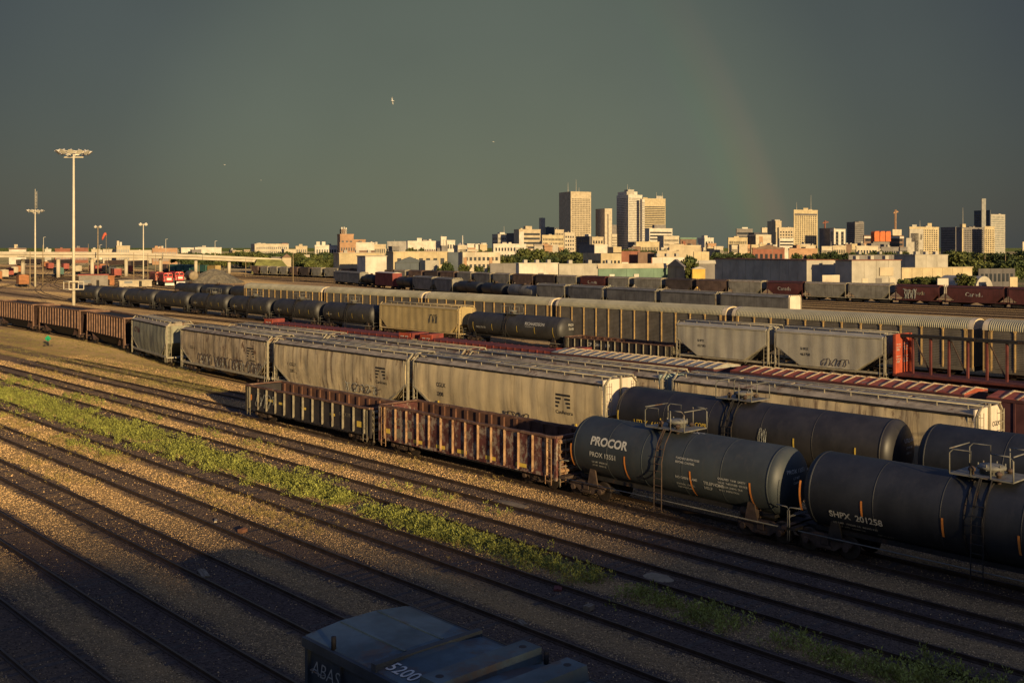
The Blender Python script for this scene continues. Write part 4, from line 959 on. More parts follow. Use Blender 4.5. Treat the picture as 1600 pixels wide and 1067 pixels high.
for i, (a, b, t) in enumerate(hb_h):
    lb = ORD[i]+' from right in the train behind the autoracks'
    if t == 'g': r_ = far_car(ROWH, a, b, lambda L_: hopper('grey covered hopper, '+lb, 0, 0, L_-.6, hop_far, hop_far, hop_trim, kind='rib', detail=1, inset=1.7, group=hg, seed=i)[0])
    elif t == 't': r_ = far_car(ROWH, a, b, lambda L_: tank('pale grey tank car, '+lb, 0, 0, L_-1.4, hop_far, detail=0, group=hg))
    elif t == 'k': r_ = far_car(ROWH, a, b, lambda L_: tank('black tank car, '+lb, 0, 0, L_-1.4, tk_black, detail=0, group=hg))
    else: r_ = far_car(ROWH, a, b, lambda L_: boxcar('red box car with pale roof, '+lb, 0, 0, L_-.6, M('far_box_red', (.22,.05,.04), .7, .25, .6), end_white, rib_pale, zt=5.0, detail=1, group=hg))
    if i == 0: MB().box(-1.5,1.5,-r_['hl']+.24,-r_['hl']+.34,1.3,4.7).build('end_sheet', end_white, r_)
ib = [1690,1576,1477,1401,1329,1261,1199,1142,1091,1042,992,954,909,874,841,804,774,744,717,691,666,641,619,599,577,554,534,509,489,471,455,439,424,409,396]
kinds = 'CCXggCgbdggCgdbgggbdbgdgdbggdbgggb'
mm = {'g': (hop_far,'grey'), 'b': (hop_brown,'brown'), 'd': (hop_dark,'dark'), 'C': (hop_red,'dark maroon'), 'X': (hop_red,'graffitied maroon')}
for i, t in enumerate(kinds):
    mt, cn = mm[t]; hg = 'farthest long hopper train'
    rt, sd = None, None
    def mk(L_):
        global sdf
        r0, sdf = hopper('%s covered hopper, %s from right in the farthest train' % (cn, ORD[i]), 0, 0, L_-.5, mt, hop_roof if t == 'g' else mt, hop_trim if t == 'g' else mt, kind='cyl' if t in 'CX' else 'rib', detail=1, inset=1.7, group=hg, seed=i+70, w=1.55, bays=2, zt=4.15)
        return r0
    r_ = far_car(ROWI, ib[i]-1.5, ib[i+1]+1.5, mk)
    if t in 'CX': flat_text(r_, 'Canada', 1.25, 1.9, 2.3, lambda z, y: sdf(min(max(z,1.2),4.1), y)-.03, m_white if t == 'C' else hop_trim, bold=.0)
    if t == 'X': scribble(r_, 3.2, 1.3, 3.0, 2.3, sdf, m_graf, 90, r=.07)
tb_ = [342,327,314,302,291,279,266,253]
for i in range(7):
    mt = teal if 0 < i < 6 else (M('yellow_hopper', (.42,.30,.12), .7, .2, .5) if i == 0 else hop_brown)
    far_car(ROWI, tb_[i]-.7, tb_[i+1]+.7, lambda L_: boxcar('%s box car, %s from the embankment under the overpass' % ('teal' if 0 < i < 6 else 'tan' if i == 0 else 'brown', ORD[i]), 0, 0, L_-.4, mt, mt, mt, zt=4.1, detail=1, group='teal box cars under the overpass'))
# ------------------------------------------------------------------ overpass at the left
m_ovp = M('overpass_concrete', (.58,.50,.37), .85, .15, .2); m_grass = M('embankment_grass', (.17,.17,.05), .9, .4, .3, world=True, dr=1.0)
ov = thing('overpass', 'long pale concrete road overpass crossing the yard at left', 'bridge')
ovp = [(-120,392,11.5),(0,420,11.3),(100,445,11.0),(200,470,10.75),(300,500,9.7),(395,530,8.1),(440,540,7.2)]
pts = [(*at_depth(x, Z), z) for x, Z, z in ovp]
for a, b in zip(pts, pts[1:]):
    d = (Vector(b)-Vector(a)); n_ = Vector((d.y,-d.x,0)).normalized()*-10
    if n_.dot(Vector((S,C,0))) < 0: n_ = -n_
    A0, B0 = Vector(a), Vector(b)
    def slab(z0, z1, off0, off1, nm, mt):
        q0 = n_.normalized()*off0; q1 = n_.normalized()*off1
        vs = [A0+q0+Vector((0,0,z0)),B0+q0+Vector((0,0,z0)),B0+q1+Vector((0,0,z0)),A0+q1+Vector((0,0,z0)),A0+q0+Vector((0,0,z1)),B0+q0+Vector((0,0,z1)),B0+q1+Vector((0,0,z1)),A0+q1+Vector((0,0,z1))]
        MB().add(vs, [(0,1,2,3),(4,5,6,7),(0,1,5,4),(1,2,6,5),(2,3,7,6),(3,0,4,7)]).build(nm, mt, ov)
    slab(-1.1,-.9,-.35,10.3,'deck',m_ovp); slab(-.9,0,0,.3,'parapet',m_ovp); slab(-.9,0,9.7,10,'parapet',m_ovp); slab(-2.4,-1.1,.6,1.2,'girder',m_ovp); slab(-2.4,-1.1,8.8,9.4,'girder',m_ovp)
for px in (36, 91, 144, 197, 251, 306, 358):
    Zp = np.interp(px, [q[0] for q in ovp], [q[1] for q in ovp])+5; x, y = at_depth(px, Zp)
    MB().lathe([(0,.8),(ztop(404,Zp)-.2,.8)], 12, 'z', (x,y,0)).build('pier', m_ovp, ov)
m = MB(); q = at_depth(392, 512); r_ = at_depth(458, 512); q2 = at_depth(392, 575); r2 = at_depth(458, 580)
m.add([(*q,0),(*r_,0),(*r2,0),(*q2,0),(*at_depth(402,528),7.1),(*at_depth(440,534),6.7),(*at_depth(440,552),6.7),(*at_depth(402,552),7.1)], [(0,1,5,4),(1,2,6,5),(2,3,7,6),(3,0,4,7),(4,5,6,7)])
struct(m.build('embankment', m_grass))

# ------------------------------------------------------------------ light masts, poles, windsock
m_mast = M('mast_paint', (.70,.61,.44), .5, .1, 1); m_wood = M('pole_wood', (.34,.25,.14), .9, .3, 1); m_lamp = M('lamp_housing', (.72,.66,.52), .45, .15, 2); m_lens = M('lamp_lens', (.5,.48,.4), .2, .1, 2)
def lamp_mesh(k):
    return MB().lathe([(0,.10*k),(.25*k,.16*k),(.5*k,.42*k),(.56*k,.46*k)], 12, 'z').mesh('floodlight', m_lamp)
def mast(label, X, Y, h_, r0, nl, arm, lampk, cross=True, antenna=0, cage=False):
    root = thing('light_mast', label, 'light mast', (X,Y,0))
    MB().tube([(0,0,0),(0,0,h_)], r0, 12, r0*.55).build('pole', m_mast, root)
    d = Vector((C,-S,0))
    if cross: MB().bar(d*-arm*.62+Vector((0,0,h_-1.1)), d*arm*.62+Vector((0,0,h_-1.1)), .16, .16).build('cross_arm', m_mast, root)
    MB().tube([tuple(Vector((math.cos(t)*arm*.75,math.sin(t)*arm*.75,h_-.25))) for t in np.linspace(0,2*math.pi,17)], .07, 5).build('lamp_ring', m_mast, root)
    for k in range(3): 
        t = k*2*math.pi/3; MB().bar((0,0,h_-.4),(math.cos(t)*arm*.75,math.sin(t)*arm*.75,h_-.25),.08).build('ring_spoke', m_mast, root)
    for k in range(nl):
        t = 2*math.pi*k/nl; c = Vector((math.cos(t),math.sin(t),0))*arm
        o = inst(cached(('lamp',lampk), lambda: lamp_mesh(lampk)), 'floodlight', root, (c.x*.85,c.y*.85,h_+.05)); o.rotation_euler = (0, R(140), t)
        MB().bar(c*.75+Vector((0,0,h_-.3)), c*.85+Vector((0,0,h_+.1)), .06).build('lamp_bracket', m_mast, root)
    if antenna:
        MB().tube([(0,0,h_),(0,0,h_+antenna)], .07, 6).build('antenna', m_mast, root)
        MB().tube([(d*.55)[:2]+(h_+.4,) if False else (d.x*.55,d.y*.55,h_+.4),(d.x*.55,d.y*.55,h_+antenna*.9)], .05, 6).build('antenna', m_mast, root)
        for k in range(9): z = h_+.8+k*antenna*.09; MB().tube([(0,0,z),(d.x*.55,d.y*.55,z+(.2 if k % 2 else -.2))], .03, 4).build('antenna_strut', m_mast, root)
    if cage:
        m = MB(); q = 1.15
        for z in (cage, cage+1.25):
            for a, b in (((-q,-q),(q,-q)),((q,-q),(q,q)),((q,q),(-q,q)),((-q,q),(-q,-q))): m.bar((a[0],a[1],z),(b[0],b[1],z),.09)
        for a in ((-q,-q),(q,-q),(q,q),(-q,q)): m.bar((a[0],a[1],cage),(a[0],a[1],cage+1.25),.09)
        m.build('service_cage', m_mast, root)
    return root
mast('tall cream floodlight mast with a ring of lamps, left of the tank string', 62.3, 170.5, 28.2, .27, 12, 2.5, 1.1, cage=6.0)
x, y = un(55, 448); mast('second floodlight mast with a lattice antenna on top, near the left edge', x, y, 25.2, .32, 8, 2.4, 1.3, antenna=6.8)
def pole(label, px, ytop, ybase, r=.16, mat=None, heads=0, arm=0, name='yard_pole', cat='pole', dy=None):
    x, y = un(px, ybase); Z = x*S+y*C; h_ = ztop(ytop, Z); root = thing(name, label, cat, (x,y,0), 0)
    MB().tube([(0,0,0),(0,0,h_)], r, 8, r*.65).build('pole', mat or m_wood, root)
    d = Vector((C,-S,0))
    if heads:
        MB().bar(d*-1.1+Vector((0,0,h_-.3)), d*1.1+Vector((0,0,h_-.3)), .14).build('cross_arm', mat or m_wood, root)
        for k in range(heads):
            c = d*(-1.0+2.0*k/max(1,heads-1)); o = inst(cached(('lamp',1.5), lambda: lamp_mesh(1.5)), 'floodlight', root, (c.x,c.y,h_+.35)); o.rotation_euler = (R(125),0,R(160))
    if arm:
        MB().bar((0,0,h_-.1),tuple(d*arm+Vector((0,0,h_+.25))),.1).build('arm', mat or m_wood, root); MB().box(d.x*arm-.35,d.x*arm+.35,d.y*arm-.2,d.y*arm+.2,h_+.12,h_+.3).build('lamp_head', m_lamp, root)
    return root
pole('wooden pole with two floodlights left of the windsock', 153, 354, 434, .28, None, 2, name='floodlight_pole')
pole('pale steel pole with floodlights above the red locomotives', 224, 350, 441, .26, m_mast, 2, name='floodlight_pole')
for px, yt, yb, lb in ((67,383,447,'plain wooden pole right of the antenna mast'),(47,392,449,'rust-brown pole left of the antenna mast'),(138,381,427,'wooden pole between mast and windsock'),(170,387,431,'wooden pole under the windsock'),(209,395,437,'wooden pole left of the steel floodlight pole'),
                   (231,396,440,'wooden pole just right of the steel floodlight pole'),(243,397,432,'leftmost of three poles behind the locomotives'),(252,398,432,'middle of three poles behind the locomotives'),(264.5,397,430,'rightmost of three poles behind the locomotives'),(311,400,428,'wooden pole above the tank car end'),(384,404,433,'wooden pole right of the gravel pile'),
                   (458,394,441,'tall wooden pole at the left end of the autoracks'),(399.5,397,418,'thin pole beyond the embankment'),(496,400,418,'thin pole left of the brick tower'),(873.5,394,420,'brick-coloured post before the low warehouses'),(1498,399,430,'first utility pole from the left before the right wood'),(1539,398,431,'second utility pole from the left before the right wood'),(1571,397,432,'third utility pole from the left before the right wood'),(1207,390,424,'thin pole above the huge warehouse'),(662,392,420,'thin pole by the yellow-brick hall')):
    pole(lb, px, yt, yb, .17)
for px, yt, yb, lb in ((68,371,400,'curved street lamp on the overpass left part'),(156,383,400,'street lamp on the overpass behind the wooden pole'),(336,377,402,'street lamp on the overpass above the gravel pile'),(259,374,402,'thin antenna behind the overpass')):
    x, y = at_depth(px, 478); h_ = ztop(yt, 478); root = thing('street_lamp', lb, 'street lamp', (x,y,8.0)); MB().tube([(0,0,1.6),(0,0,h_-8)], .14, 6, .09).build('pole', m_mast, root); MB().bar((0,0,h_-8),(1.0*C,-1.0*S,h_-7.85),.12).build('arm', m_lamp, root)
    MB().box(-.2,.2,-.2,.2,1.55,2.0).build('base', m_mast, root)
x, y = un(166, 431); Z = x*S+y*C; ws = thing('windsock', 'orange-red windsock on a thin pole', 'windsock', (x,y,0))
zz_ = ztop(365, Z); MB().tube([(0,0,0),(0,0,zz_+.4)], .08, 6).build('pole', m_wood, ws)
dd = Vector((-C,S,0)); MB().tube([Vector((0,0,zz_)), Vector((0,0,zz_))+dd*.8+Vector((0,0,-.5)), Vector((0,0,zz_))+dd*1.5+Vector((0,0,-1.9)), Vector((0,0,zz_))+dd*1.7+Vector((0,0,-2.9))], .75, 10, .35).build('sock', M('windsock_cloth', (.62,.13,.07), .8, .2, 2), ws)

# ------------------------------------------------------------------ locomotives and other things in the left yard
m_lred = M('locomotive_red', (.52,.045,.035), .5, .15, 1); m_lwhite = M('locomotive_white', (.75,.68,.58), .5, .1, 1); m_win = M('cab_glass', (.02,.022,.025), .15, .1, 1, spec=.6)
def loco(label, px, py, old=False):
    x, y = un(px, py); root = thing('locomotive', label, 'locomotive', (x,y,0), 0, 'red locomotives'); red = m_lred if not old else M('locomotive_faded', (.45,.12,.06), .6, .2, 1)
    MB().box(-1.5,1.5,0,18,1.1,1.5).build('frame', m_dark, root)
    MB().prism([(-.95,1.5),(-.95,2.9),(-.6,3.25),(.6,3.25),(.95,2.9),(.95,1.5)], 'y', .7, 2.4).build('nose', red, root)
    MB().box(-.75,.75,.68,.70,2.05,2.75).build('nose_panel', m_lwhite, root)
    MB().prism([(-1.5,1.5),(-1.5,3.9),(-1.1,4.45),(1.1,4.45),(1.5,3.9),(1.5,1.5)], 'y', 2.4, 4.9).build('cab', red, root)
    for s in (-1, 1):
        MB().box(min(s*.2,s*1.3),max(s*.2,s*1.3),2.36,2.39,3.35,3.95).build('windshield', m_win, root); MB().box(min(s*1.5,s*1.53),max(s*1.5,s*1.53),3,4.4,3.1,3.85).build('side_window', m_win, root)
        MB().tube([(s*1.4,.15,1.3),(s*1.4,.15,2.6),(s*1.4,2.2,2.7)], .06, 5).build('handrail', m_lwhite, root)
        MB().box(min(s*.95,s*1.45),max(s*.95,s*1.45),.1,.5,.5,1.1).build('step_well', m_lwhite, root)
        MB().lathe([(0,.13),(.06,.13)], 8, 'y', (s*.3,2.32,4.15)).build('headlight', m_lamp, root)
    MB().prism([(-.95,1.5),(-.95,3.9),(-.5,4.3),(.5,4.3),(.95,3.9),(.95,1.5)], 'y', 4.9, 17.6).build('hood', red, root)
    MB().prism([(-1.5,.3),(-1.4,1.1),(1.4,1.1),(1.5,.3)], 'y', -.15, .1).build('pilot_plow', m_lwhite, root)
    for yy in (3.2, 14.8): truck(root, yy, 0)
    root.rotation_euler = (0,0,R(-14)); return root
loco('faded orange-red locomotive, leftmost of the three', 252, 445.5, True); loco('red locomotive with white striped nose, in the middle', 265, 447.5); loco('bright red locomotive with white nose panel, rightmost', 282.5, 445)
gp = MB(); x, y = un(334, 442); vs = []; k = 26; random.seed(3)
for i, (rr_, z) in enumerate(((11,0),(8.2,1.6),(5.6,3.0),(3.0,4.3),(1.0,5.0))):
    for j in range(k): t = 2*math.pi*j/k; q = rr_*random.uniform(.9,1.1); vs.append((x+q*math.cos(t), y+q*math.sin(t)*.9, max(0, z+random.uniform(-.15,.15))))
gp.add(vs, [(i*k+j, i*k+(j+1)%k, (i+1)*k+(j+1)%k, (i+1)*k+j) for i in range(4) for j in range(k)]+[tuple(range(4*k,5*k))]); tag(gp.build('gravel_pile', M('pile_gravel', (.20,.17,.11), .95, .4, 1.5, bump=.6)), 'cone of grey gravel heaped beside the tank car end', 'gravel pile')
x, y = un(312, 443); t_ = tank('lone tank car seen end-on beside the gravel pile', x, y, y+13, M('tank_tan', (.30,.23,.14), .6, .3, .8), Rr=1.6, zc=2.75, detail=1); t_.rotation_euler = (0,0,R(-18))
x, y = un(334, 446)
# scattered cars and huts beneath the overpass
m_rb = M('faded_red_car', (.34,.085,.06), .7, .25, .6); m_tn = M('pale_tan_car', (.48,.40,.27), .7, .2, .6); m_ob = M('orange_brown_car', (.36,.15,.06), .75, .25, .6); m_tl = M('teal_car_far', (.08,.16,.13), .7, .2, .5)
for (px, py, L_, mt, rz, lb) in ((190,434,12,m_rb,-14,'red box car with pale roof near the windsock'),(158,428,10,m_rb,-14,'red box car, right one of two under the overpass'),(152,427,10,M('car_crimson',(.42,.05,.05),.7,.2,.6),-14,'crimson box car, left one of two under the overpass'),
     (126.5,428,10,m_tn,-12,'pale tan car standing end-on under the overpass'),(99,432,12,m_tl,-12,'teal car right of the antenna mast'),(107,423,10,m_rb,-12,'small red car behind the teal one'),(75,419,10,m_ob,-8,'small orange-brown car far up the left tracks'),(82,422,9,m_rb,-8,'small faded red car next to the orange-brown one'),
     (165,424,12,m_ob,-15,'orange-brown car left of the red box car'),(207,428,9,m_rb,-15,'low rust-red car right of the red box car'),(41,449,7,m_ob,-10,'rust-red box car near the left edge'),(174,428,13,m_tn,-15,'tan car between the poles under the windsock')):
    x, y = un(px, py); boxcar(lb, x, y, y+L_, mt, m_tn if 'pale roof' in lb else mt, mt, zt=3.9, rz=R(rz), detail=1, group='cars under the overpass')
for i, (px, py, mt) in enumerate(((-14,444,m_tn),(4,440,m_ob),(14,436.5,m_tn),(22,433,m_rb),(29,430,m_tn),(34,428,m_ob))):
    x, y = un(px, py); boxcar('%s car, %s from the left edge by the dirt road' % ('tan' if mt is m_tn else 'rusty', ORD[i]), x, y, y+11, mt, mt, mt, zt=3.8, rz=R(-17), detail=1, group='cars by the dirt road')
for i, (px, py, L_, mt) in enumerate(((188,431,26,tk_black),(235,418,40,hop_dark),(200,417,40,hop_brown),(110,416,40,hop_dark),(60,415,40,hop_dark))):
    x, y = un(px, py); boxcar('dark cars under the overpass, %s from the right' % ORD[i], x, y, y+L_, mt, mt, mt, zt=4.2, rz=R(-40 if i else -15), detail=1, group='dark cars under the overpass')
m_hut = M('hut_wall', (.25,.22,.18), .8, .2, .6)
def hut(name, label, cat, px, py, w_, d_, h_, wall, roof_, rz=-20):
    x, y = un(px, py); root = thing(name, label, cat, (x,y,0), R(rz)); MB().box(-w_/2,w_/2,0,d_,0,h_).build('wall', wall, root); MB().box(-w_/2-.3,w_/2+.3,-.3,d_+.3,h_,h_+.3).build('roof', roof_, root)
    MB().box(w_*.1,w_*.1+.9,-.05,-.01,0,2.0).build('door', m_dark, root); MB().box(-w_*.35,-w_*.1,-.05,-.01,1.1,2.0).build('window', m_glass, root); return root
hut('yard_shed', 'dark shed with rust end left of the tank string', 'shed', 146, 447, 9, 5, 3.6, m_hut, m_rb); hut('yard_shed', 'orange metal shed right of the dark one', 'shed', 164, 446, 6, 6, 3.0, m_ob, m_ob); hut('yard_shed', 'low shed with curved cream roof behind the tank string', 'shed', 212, 448, 10, 4, 1.9, m_tn, m_tn)
tank('black tank car with red end wall under the overpass', *un(181, 431), un(181, 431)[1]+12, tk_black, detail=0).rotation_euler = (0,0,R(-25))
# a second string of dark tank cars behind the first
for i in range(5):
    tank('dark tank car behind the long tank string, %s from the left' % ORD[i], 118, 180+i*14.6, 193+i*14.6, tk_black, Rr=1.45, zc=2.5, detail=0, group='second string of dark tanks').rotation_euler = (0,0,0)
# green switch stand, cabinets, debris
x, y = un(75, 541); sw = thing('switch_stand', 'green switch stand marker beside the brown hoppers', 'switch stand', (x,y,0))
MB().box(-.5,.5,-.25,.25,0,.12).build('base', m_tie, sw); MB().lathe([(0,.16),(.35,.12),(.4,.06),(1.0,.05)], 8, 'z').build('stand', m_dark, sw)
m_gr = M('switch_green', (.015,.33,.15), .5, .1, 2); MB().prism([(0,-.42),(.42,0),(0,.42),(-.42,0)], 'z', 0, .03).build('target', m_gr, sw).matrix_local = Matrix.Translation((0,0,1.0)) @ Matrix.Rotation(-TH, 4, 'Z') @ Matrix.Rotation(R(90), 4, 'X')
MB().bar((-.7,0,.1),(-.15,0,.35),.06).build('lever', m_dark, sw)
def debris(name, label, cat, px, py, sx, sy, sz, mt, rz=20):
    x, y = un(px, py); o = MB().box(-sx/2,sx/2,-sy/2,sy/2,0,sz); b = thing(name, label, cat, (x,y,.02), R(rz))
    o.build('block', mt, b); MB().box(-sx/2-.02,sx/2+.02,-sy*.1,sy*.1,sz,sz+.02).build('edge', mt, b)
debris('wood_block', 'rust-orange block lying between the rails', 'block', 379, 832, .34, .26, .16, M('dull_block', (.24,.11,.06), .9, .3, 4)); debris('wood_scrap', 'pale wood scrap beside a rail left of the rust block', 'scrap', 337, 815, .4, .12, .06, m_tn, 60)
debris('plank', 'pale flat board lying across the sleepers', 'plank', 318, 897, 1.0, .3, .05, M('dull_debris', (.22,.17,.11), .9, .3, 4), 75); debris('red_rag', 'dull red scrap lying between the rails', 'scrap', 872, 921, .45, .3, .07, M('dull_red', (.16,.05,.04), .9, .3, 4), 40); debris('pale_stone', 'pale broken stone next to the rail', 'stone', 920, 953, .35, .25, .16, M('dull_debris', (.22,.17,.11), .9, .3, 4), 10)
debris('pale_scrap', 'pale scrap beside the rail above the blue car', 'scrap', 816, 976, .45, .2, .08, M('dull_debris', (.22,.17,.11), .9, .3, 4), 70)
def mound(label, px, py, rx, ry, h_, mt):
    x, y = un(px, py); vs = []; k = 18
    for (q, z) in ((1,0),(.75,.55),(.4,.88),(.1,1)):
        for j in range(k): t = 2*math.pi*j/k; e_ = q*random.uniform(.85,1.12); vs.append((rx*e_*math.cos(t), ry*e_*math.sin(t), z*h_))
    o = MB().add(vs, [(i*k+j, i*k+(j+1)%k, (i+1)*k+(j+1)%k, (i+1)*k+j) for i in range(3) for j in range(k)]+[tuple(range(3*k,4*k))], True).build('spilled_grain', mt, None, (x,y,0)); tag(o, label, 'spilled grain')
m_sand = M('spilled_grain', (.27,.205,.12), .95, .2, 3)
mound('small pale heap of spilled grain among the near weeds', 1028, 902, .4, .7, .12, m_sand); mound('flat pale patch of spilled grain near the gondola track', 800, 787, .35, 1.1, .05, m_sand)

# ------------------------------------------------------------------ gulls
def gull(label, px, py, Z, k=1.0, rz=0):
    x, y = at_depth(px, Z); z = ztop(py, Z); root = thing('gull', label, 'bird', (x,y,z), rz, 'gulls'); root.scale = (k,k,k); mw = M('gull_white', (.8,.78,.7), .7, .05, 2)
    MB().lathe([(-.24,.01),(-.2,.04),(-.05,.075),(.1,.06),(.17,.045),(.24,.01)], 8, 'y', caps=False).build('body', mw, root)
    for s in (-1, 1): MB().add([(s*.05,.1,.02),(s*.3,.16,.14),(s*.62,-.02,.06),(s*.3,-.02,.14),(s*.05,-.08,.02)], [(0,1,3,4),(1,2,3)]).build('wing', mw, root)
    MB().add([(-.03,-.2,0),(.03,-.2,0),(.06,-.33,0),(-.06,-.33,0)], [(0,1,2,3)]).build('tail', mw, root)
    return root
o = gull('white gull flying high, the largest speck in the sky', 613, 158, 150, 1.0, 0); o.rotation_euler = (R(10), R(68), R(30))
gull('tiny gull left of the centre of the sky', 351, 258, 190, .7, .5); gull('tiny gull above the skyline near the middle', 771, 222, 210, .7, 1.2); gull('faintest tiny gull above the left yard', 408, 282, 260, .6, 2)
# ------------------------------------------------------------------ the town
WALL = {k: M('wall_'+k, c_, .85, .2, .22, streak=.18, scol=tuple(q*.55 for q in c_)) for k, c_ in dict(tan=(.50,.41,.27), cream=(.54,.46,.33), white=(.62,.56,.45), brick=(.42,.25,.14), redbrick=(.27,.11,.07), brown=(.20,.13,.09), grey=(.28,.27,.24), dark=(.13,.12,.115), pale=(.43,.39,.31),
       black=(.08,.08,.085), green=(.16,.24,.17), orange=(.62,.17,.06), gold=(.52,.42,.25), glassgrey=(.14,.17,.16), yellow=(.62,.40,.09), navy=(.10,.115,.125), slate=(.21,.19,.17)).items()}
PHI = R(24)
def building(name, label, xl, xc, xr, yt, Z, wall, win=None, extras=(), cat='building', phi=PHI, wl=None, zb=0, ytr=None, winm=None):
    """box block with its near corner at photo column xc and distance Z; left and right walls reach columns xl and xr"""
    cx, cy = at_depth(xc, Z); lc = (xc-800)/F*Z; rr_, rl = (xr-800)/F, (xl-800)/F; h_ = ztop(yt, Z)
    WR = (rr_*Z-lc)/(math.cos(phi)-rr_*math.sin(phi)); den = math.sin(phi)+rl*math.cos(phi)
    WL = wl or ((lc-rl*Z)/den if xc-xl > .4 and den > .05 else max(10, WR*.6)); WL = min(WL, 160)
    # local frame: +x along the right wall, +y along the left wall (away)
    root = thing(name, label, cat, (cx,cy,zb), math.pi/2-TH-math.pi/2+phi)
    MB().box(0,WR,0,WL,0,h_-zb).build('wall', WALL[wall], root)
    if h_ > 9 and Z > 600: MB().box(-.15,WR+.15,-.15,WL+.15,h_-zb,h_-zb+.012*Z*.06+.5).build('parapet', WALL[wall], root)
    if win:
        rows, cr, cl, style, *mg = win; top, bot = mg if mg else (.06, .12); hh = (h_-zb)*(1-top-bot)/rows; m = MB(); z0 = (h_-zb)*bot; d = .12
        fz, fx = (.5, .55) if style == 'grid' else (.48, .97) if style == 'band' else (.96, .5)
        for i in range(rows):
            za, zb_ = z0+hh*(i+.5-fz/2), z0+hh*(i+.5+fz/2)
            for n_, W_, ax in ((cr,WR,0),(cl,WL,1)):
                if not n_: continue
                if style == 'band': n2 = 1; pw = W_*.94
                else: n2 = n_; pw = W_*.92/n_
                for k in range(n2):
                    a = W_*.04+pw*(k+.5-fx/2) if style != 'band' else W_*.03; b = W_*.04+pw*(k+.5+fx/2) if style != 'band' else W_*.97
                    if ax == 0: m.box(a,b,-d,.02,za,zb_)
                    else: m.box(-d,.02,a,b,za,zb_)
        o = m.build('window_panes', winm or m_glass, root)
        if rows*(cr+cl) > 24: stuff(o)
    for ex in extras:
        t = ex[0]
        if t == 'box':            # fraction along walls, heights in metres above roof
            _, a, b, c_, d_, h2, mt = ex; MB().box(WR*a,WR*b,WL*c_,WL*d_,h_-zb+.3,h_-zb+h2).build('roof_house', WALL[mt], root)
        elif t == 'ant': _, a, c_, h2 = ex; MB().tube([(WR*a,WL*c_,h_-zb),(WR*a,WL*c_,h_-zb+h2)], Z*.00028, 5, Z*.0001).build('antenna', WALL['pale'], root)
        elif t == 'gable': _, h2, mt = ex; MB().prism([(-.3,h_-zb+.02),(WR/2,h_-zb+h2),(WR+.3,h_-zb+.02)], 'y', -.3, WL+.3).build('roof', WALL[mt], root)
        elif t == 'gabley': _, h2, mt = ex; MB().prism([(-.3,h_-zb+.02),(WL/2,h_-zb+h2),(WL+.3,h_-zb+.02)], 'x', -.3, WR+.3).build('roof', WALL[mt], root)
        elif t == 'slab': _, mt, th = ex; MB().box(-.25,WR+.25,-.25,WL+.25,h_-zb+.02,h_-zb+th).build('roof', WALL[mt], root)
        elif t == 'strip': _, a, b, z0, z1, mt = ex; MB().box(WR*a,WR*b,-.35,-.2,(h_-zb)*z0,(h_-zb)*z1).build('wall_panel', WALL[mt], root)
        elif t == 'stripl': _, a, b, z0, z1, mt = ex; MB().box(-.35,-.2,WL*a,WL*b,(h_-zb)*z0,(h_-zb)*z1).build('wall_panel', WALL[mt], root)
    if Z < 560 and name not in ('yellow_house','tan_kiosk'):
        for W_, ax in ((WR,0),(WL,1)):
            n_ = min(14, int(W_/4.5))
            for k in range(1, n_):
                q = W_*k/n_; MB().box(q-.12,q+.12,-.1,.0,0,h_-zb-.05).build('pilaster', WALL[wall], root) if ax == 0 else MB().box(-.1,0,q-.12,q+.12,0,h_-zb-.05).build('pilaster', WALL[wall], root)
        if not win and WR > 14:
            for k in range(3): q = WR*(.2+.28*k); MB().box(q,q+2.4,-.16,-.11,0,min(3.2,h_*.5)).build('door', WALL['slate' if k % 2 else 'cream'], root)
            for k in range(3): q = WR*(.15+.3*k); MB().box(q,q+1.4,WL*.2,WL*.2+1.4,h_-zb+.35,h_-zb+1.5).build('roof_vent', WALL['pale'], root)
    elif WR > 12:
        rq = random.Random(int(xl*7+yt)); 
        for k in range(rq.randint(1, 3)): q = WR*rq.uniform(.1,.75); p_ = WL*rq.uniform(.05,.3); MB().box(q,q+WR*rq.uniform(.06,.16),p_,p_+4,h_-zb+.2,h_-zb+rq.uniform(1.5,3.2)).build('roof_unit', WALL[rq.choice(['pale','slate',wall])], root)
    root['h'] = h_
    return root, WR, WL, h_
B = building
# far left
B('office_block','small white block with flat brown roof above the overpass at far left',14,14,41,390,820,'white',None,[('slab','brown',1.0),('box',.3,.5,.3,.6,4,'tan')])
B('brick_factory','long low red-brick factory just above the overpass, left part',86,86,110,390.5,900,'redbrick',(2,10,0,'grid')); B('brick_factory','long low red-brick factory just above the overpass, right part',114,114,138,389.5,900,'redbrick',(2,10,0,'grid'))
B('school_block','tan block with pale twin stacks behind the windsock',180,182,203,386,850,'tan',(2,7,0,'grid'),[('box',.05,.22,.2,.6,5,'cream'),('box',.26,.42,.2,.6,4,'white')])
B('tan_block','tan flat block left of the windsock building',161,161,182,391.5,880,'cream',(1,8,0,'grid')); B('low_block','low cream block right of the windsock building',200,200,240,393,880,'cream')
B('brick_block','brown-tan brick block left of the middle trees',237,238,277,390,800,'brick',(2,14,0,'grid'),[('box',.1,.3,.2,.5,2,'cream'),('ant',.55,.5,8)])
B('white_block','narrow white block between trees at left',283,283,303,389,950,'white'); B('white_hall','long white hall behind trees at left',305,305,346,388.6,950,'white',None,[('box',.1,.4,.2,.6,1.5,'pale')])
B('apartment_block','long cream apartment block above the trees',392,398,451,383,1100,'cream',(3,16,2,'grid'),[('box',.08,.22,.2,.7,2,'white'),('box',.82,1,.1,.8,2,'redbrick')]); B('tan_house_block','small tan block right of the cream apartments',461,462,480,386.5,1000,'tan',(2,5,0,'grid'),[('box',.3,.6,.2,.6,3,'tan')])
B('cream_block','low cream block under the cream apartments',444,444,462,391.5,850,'cream')
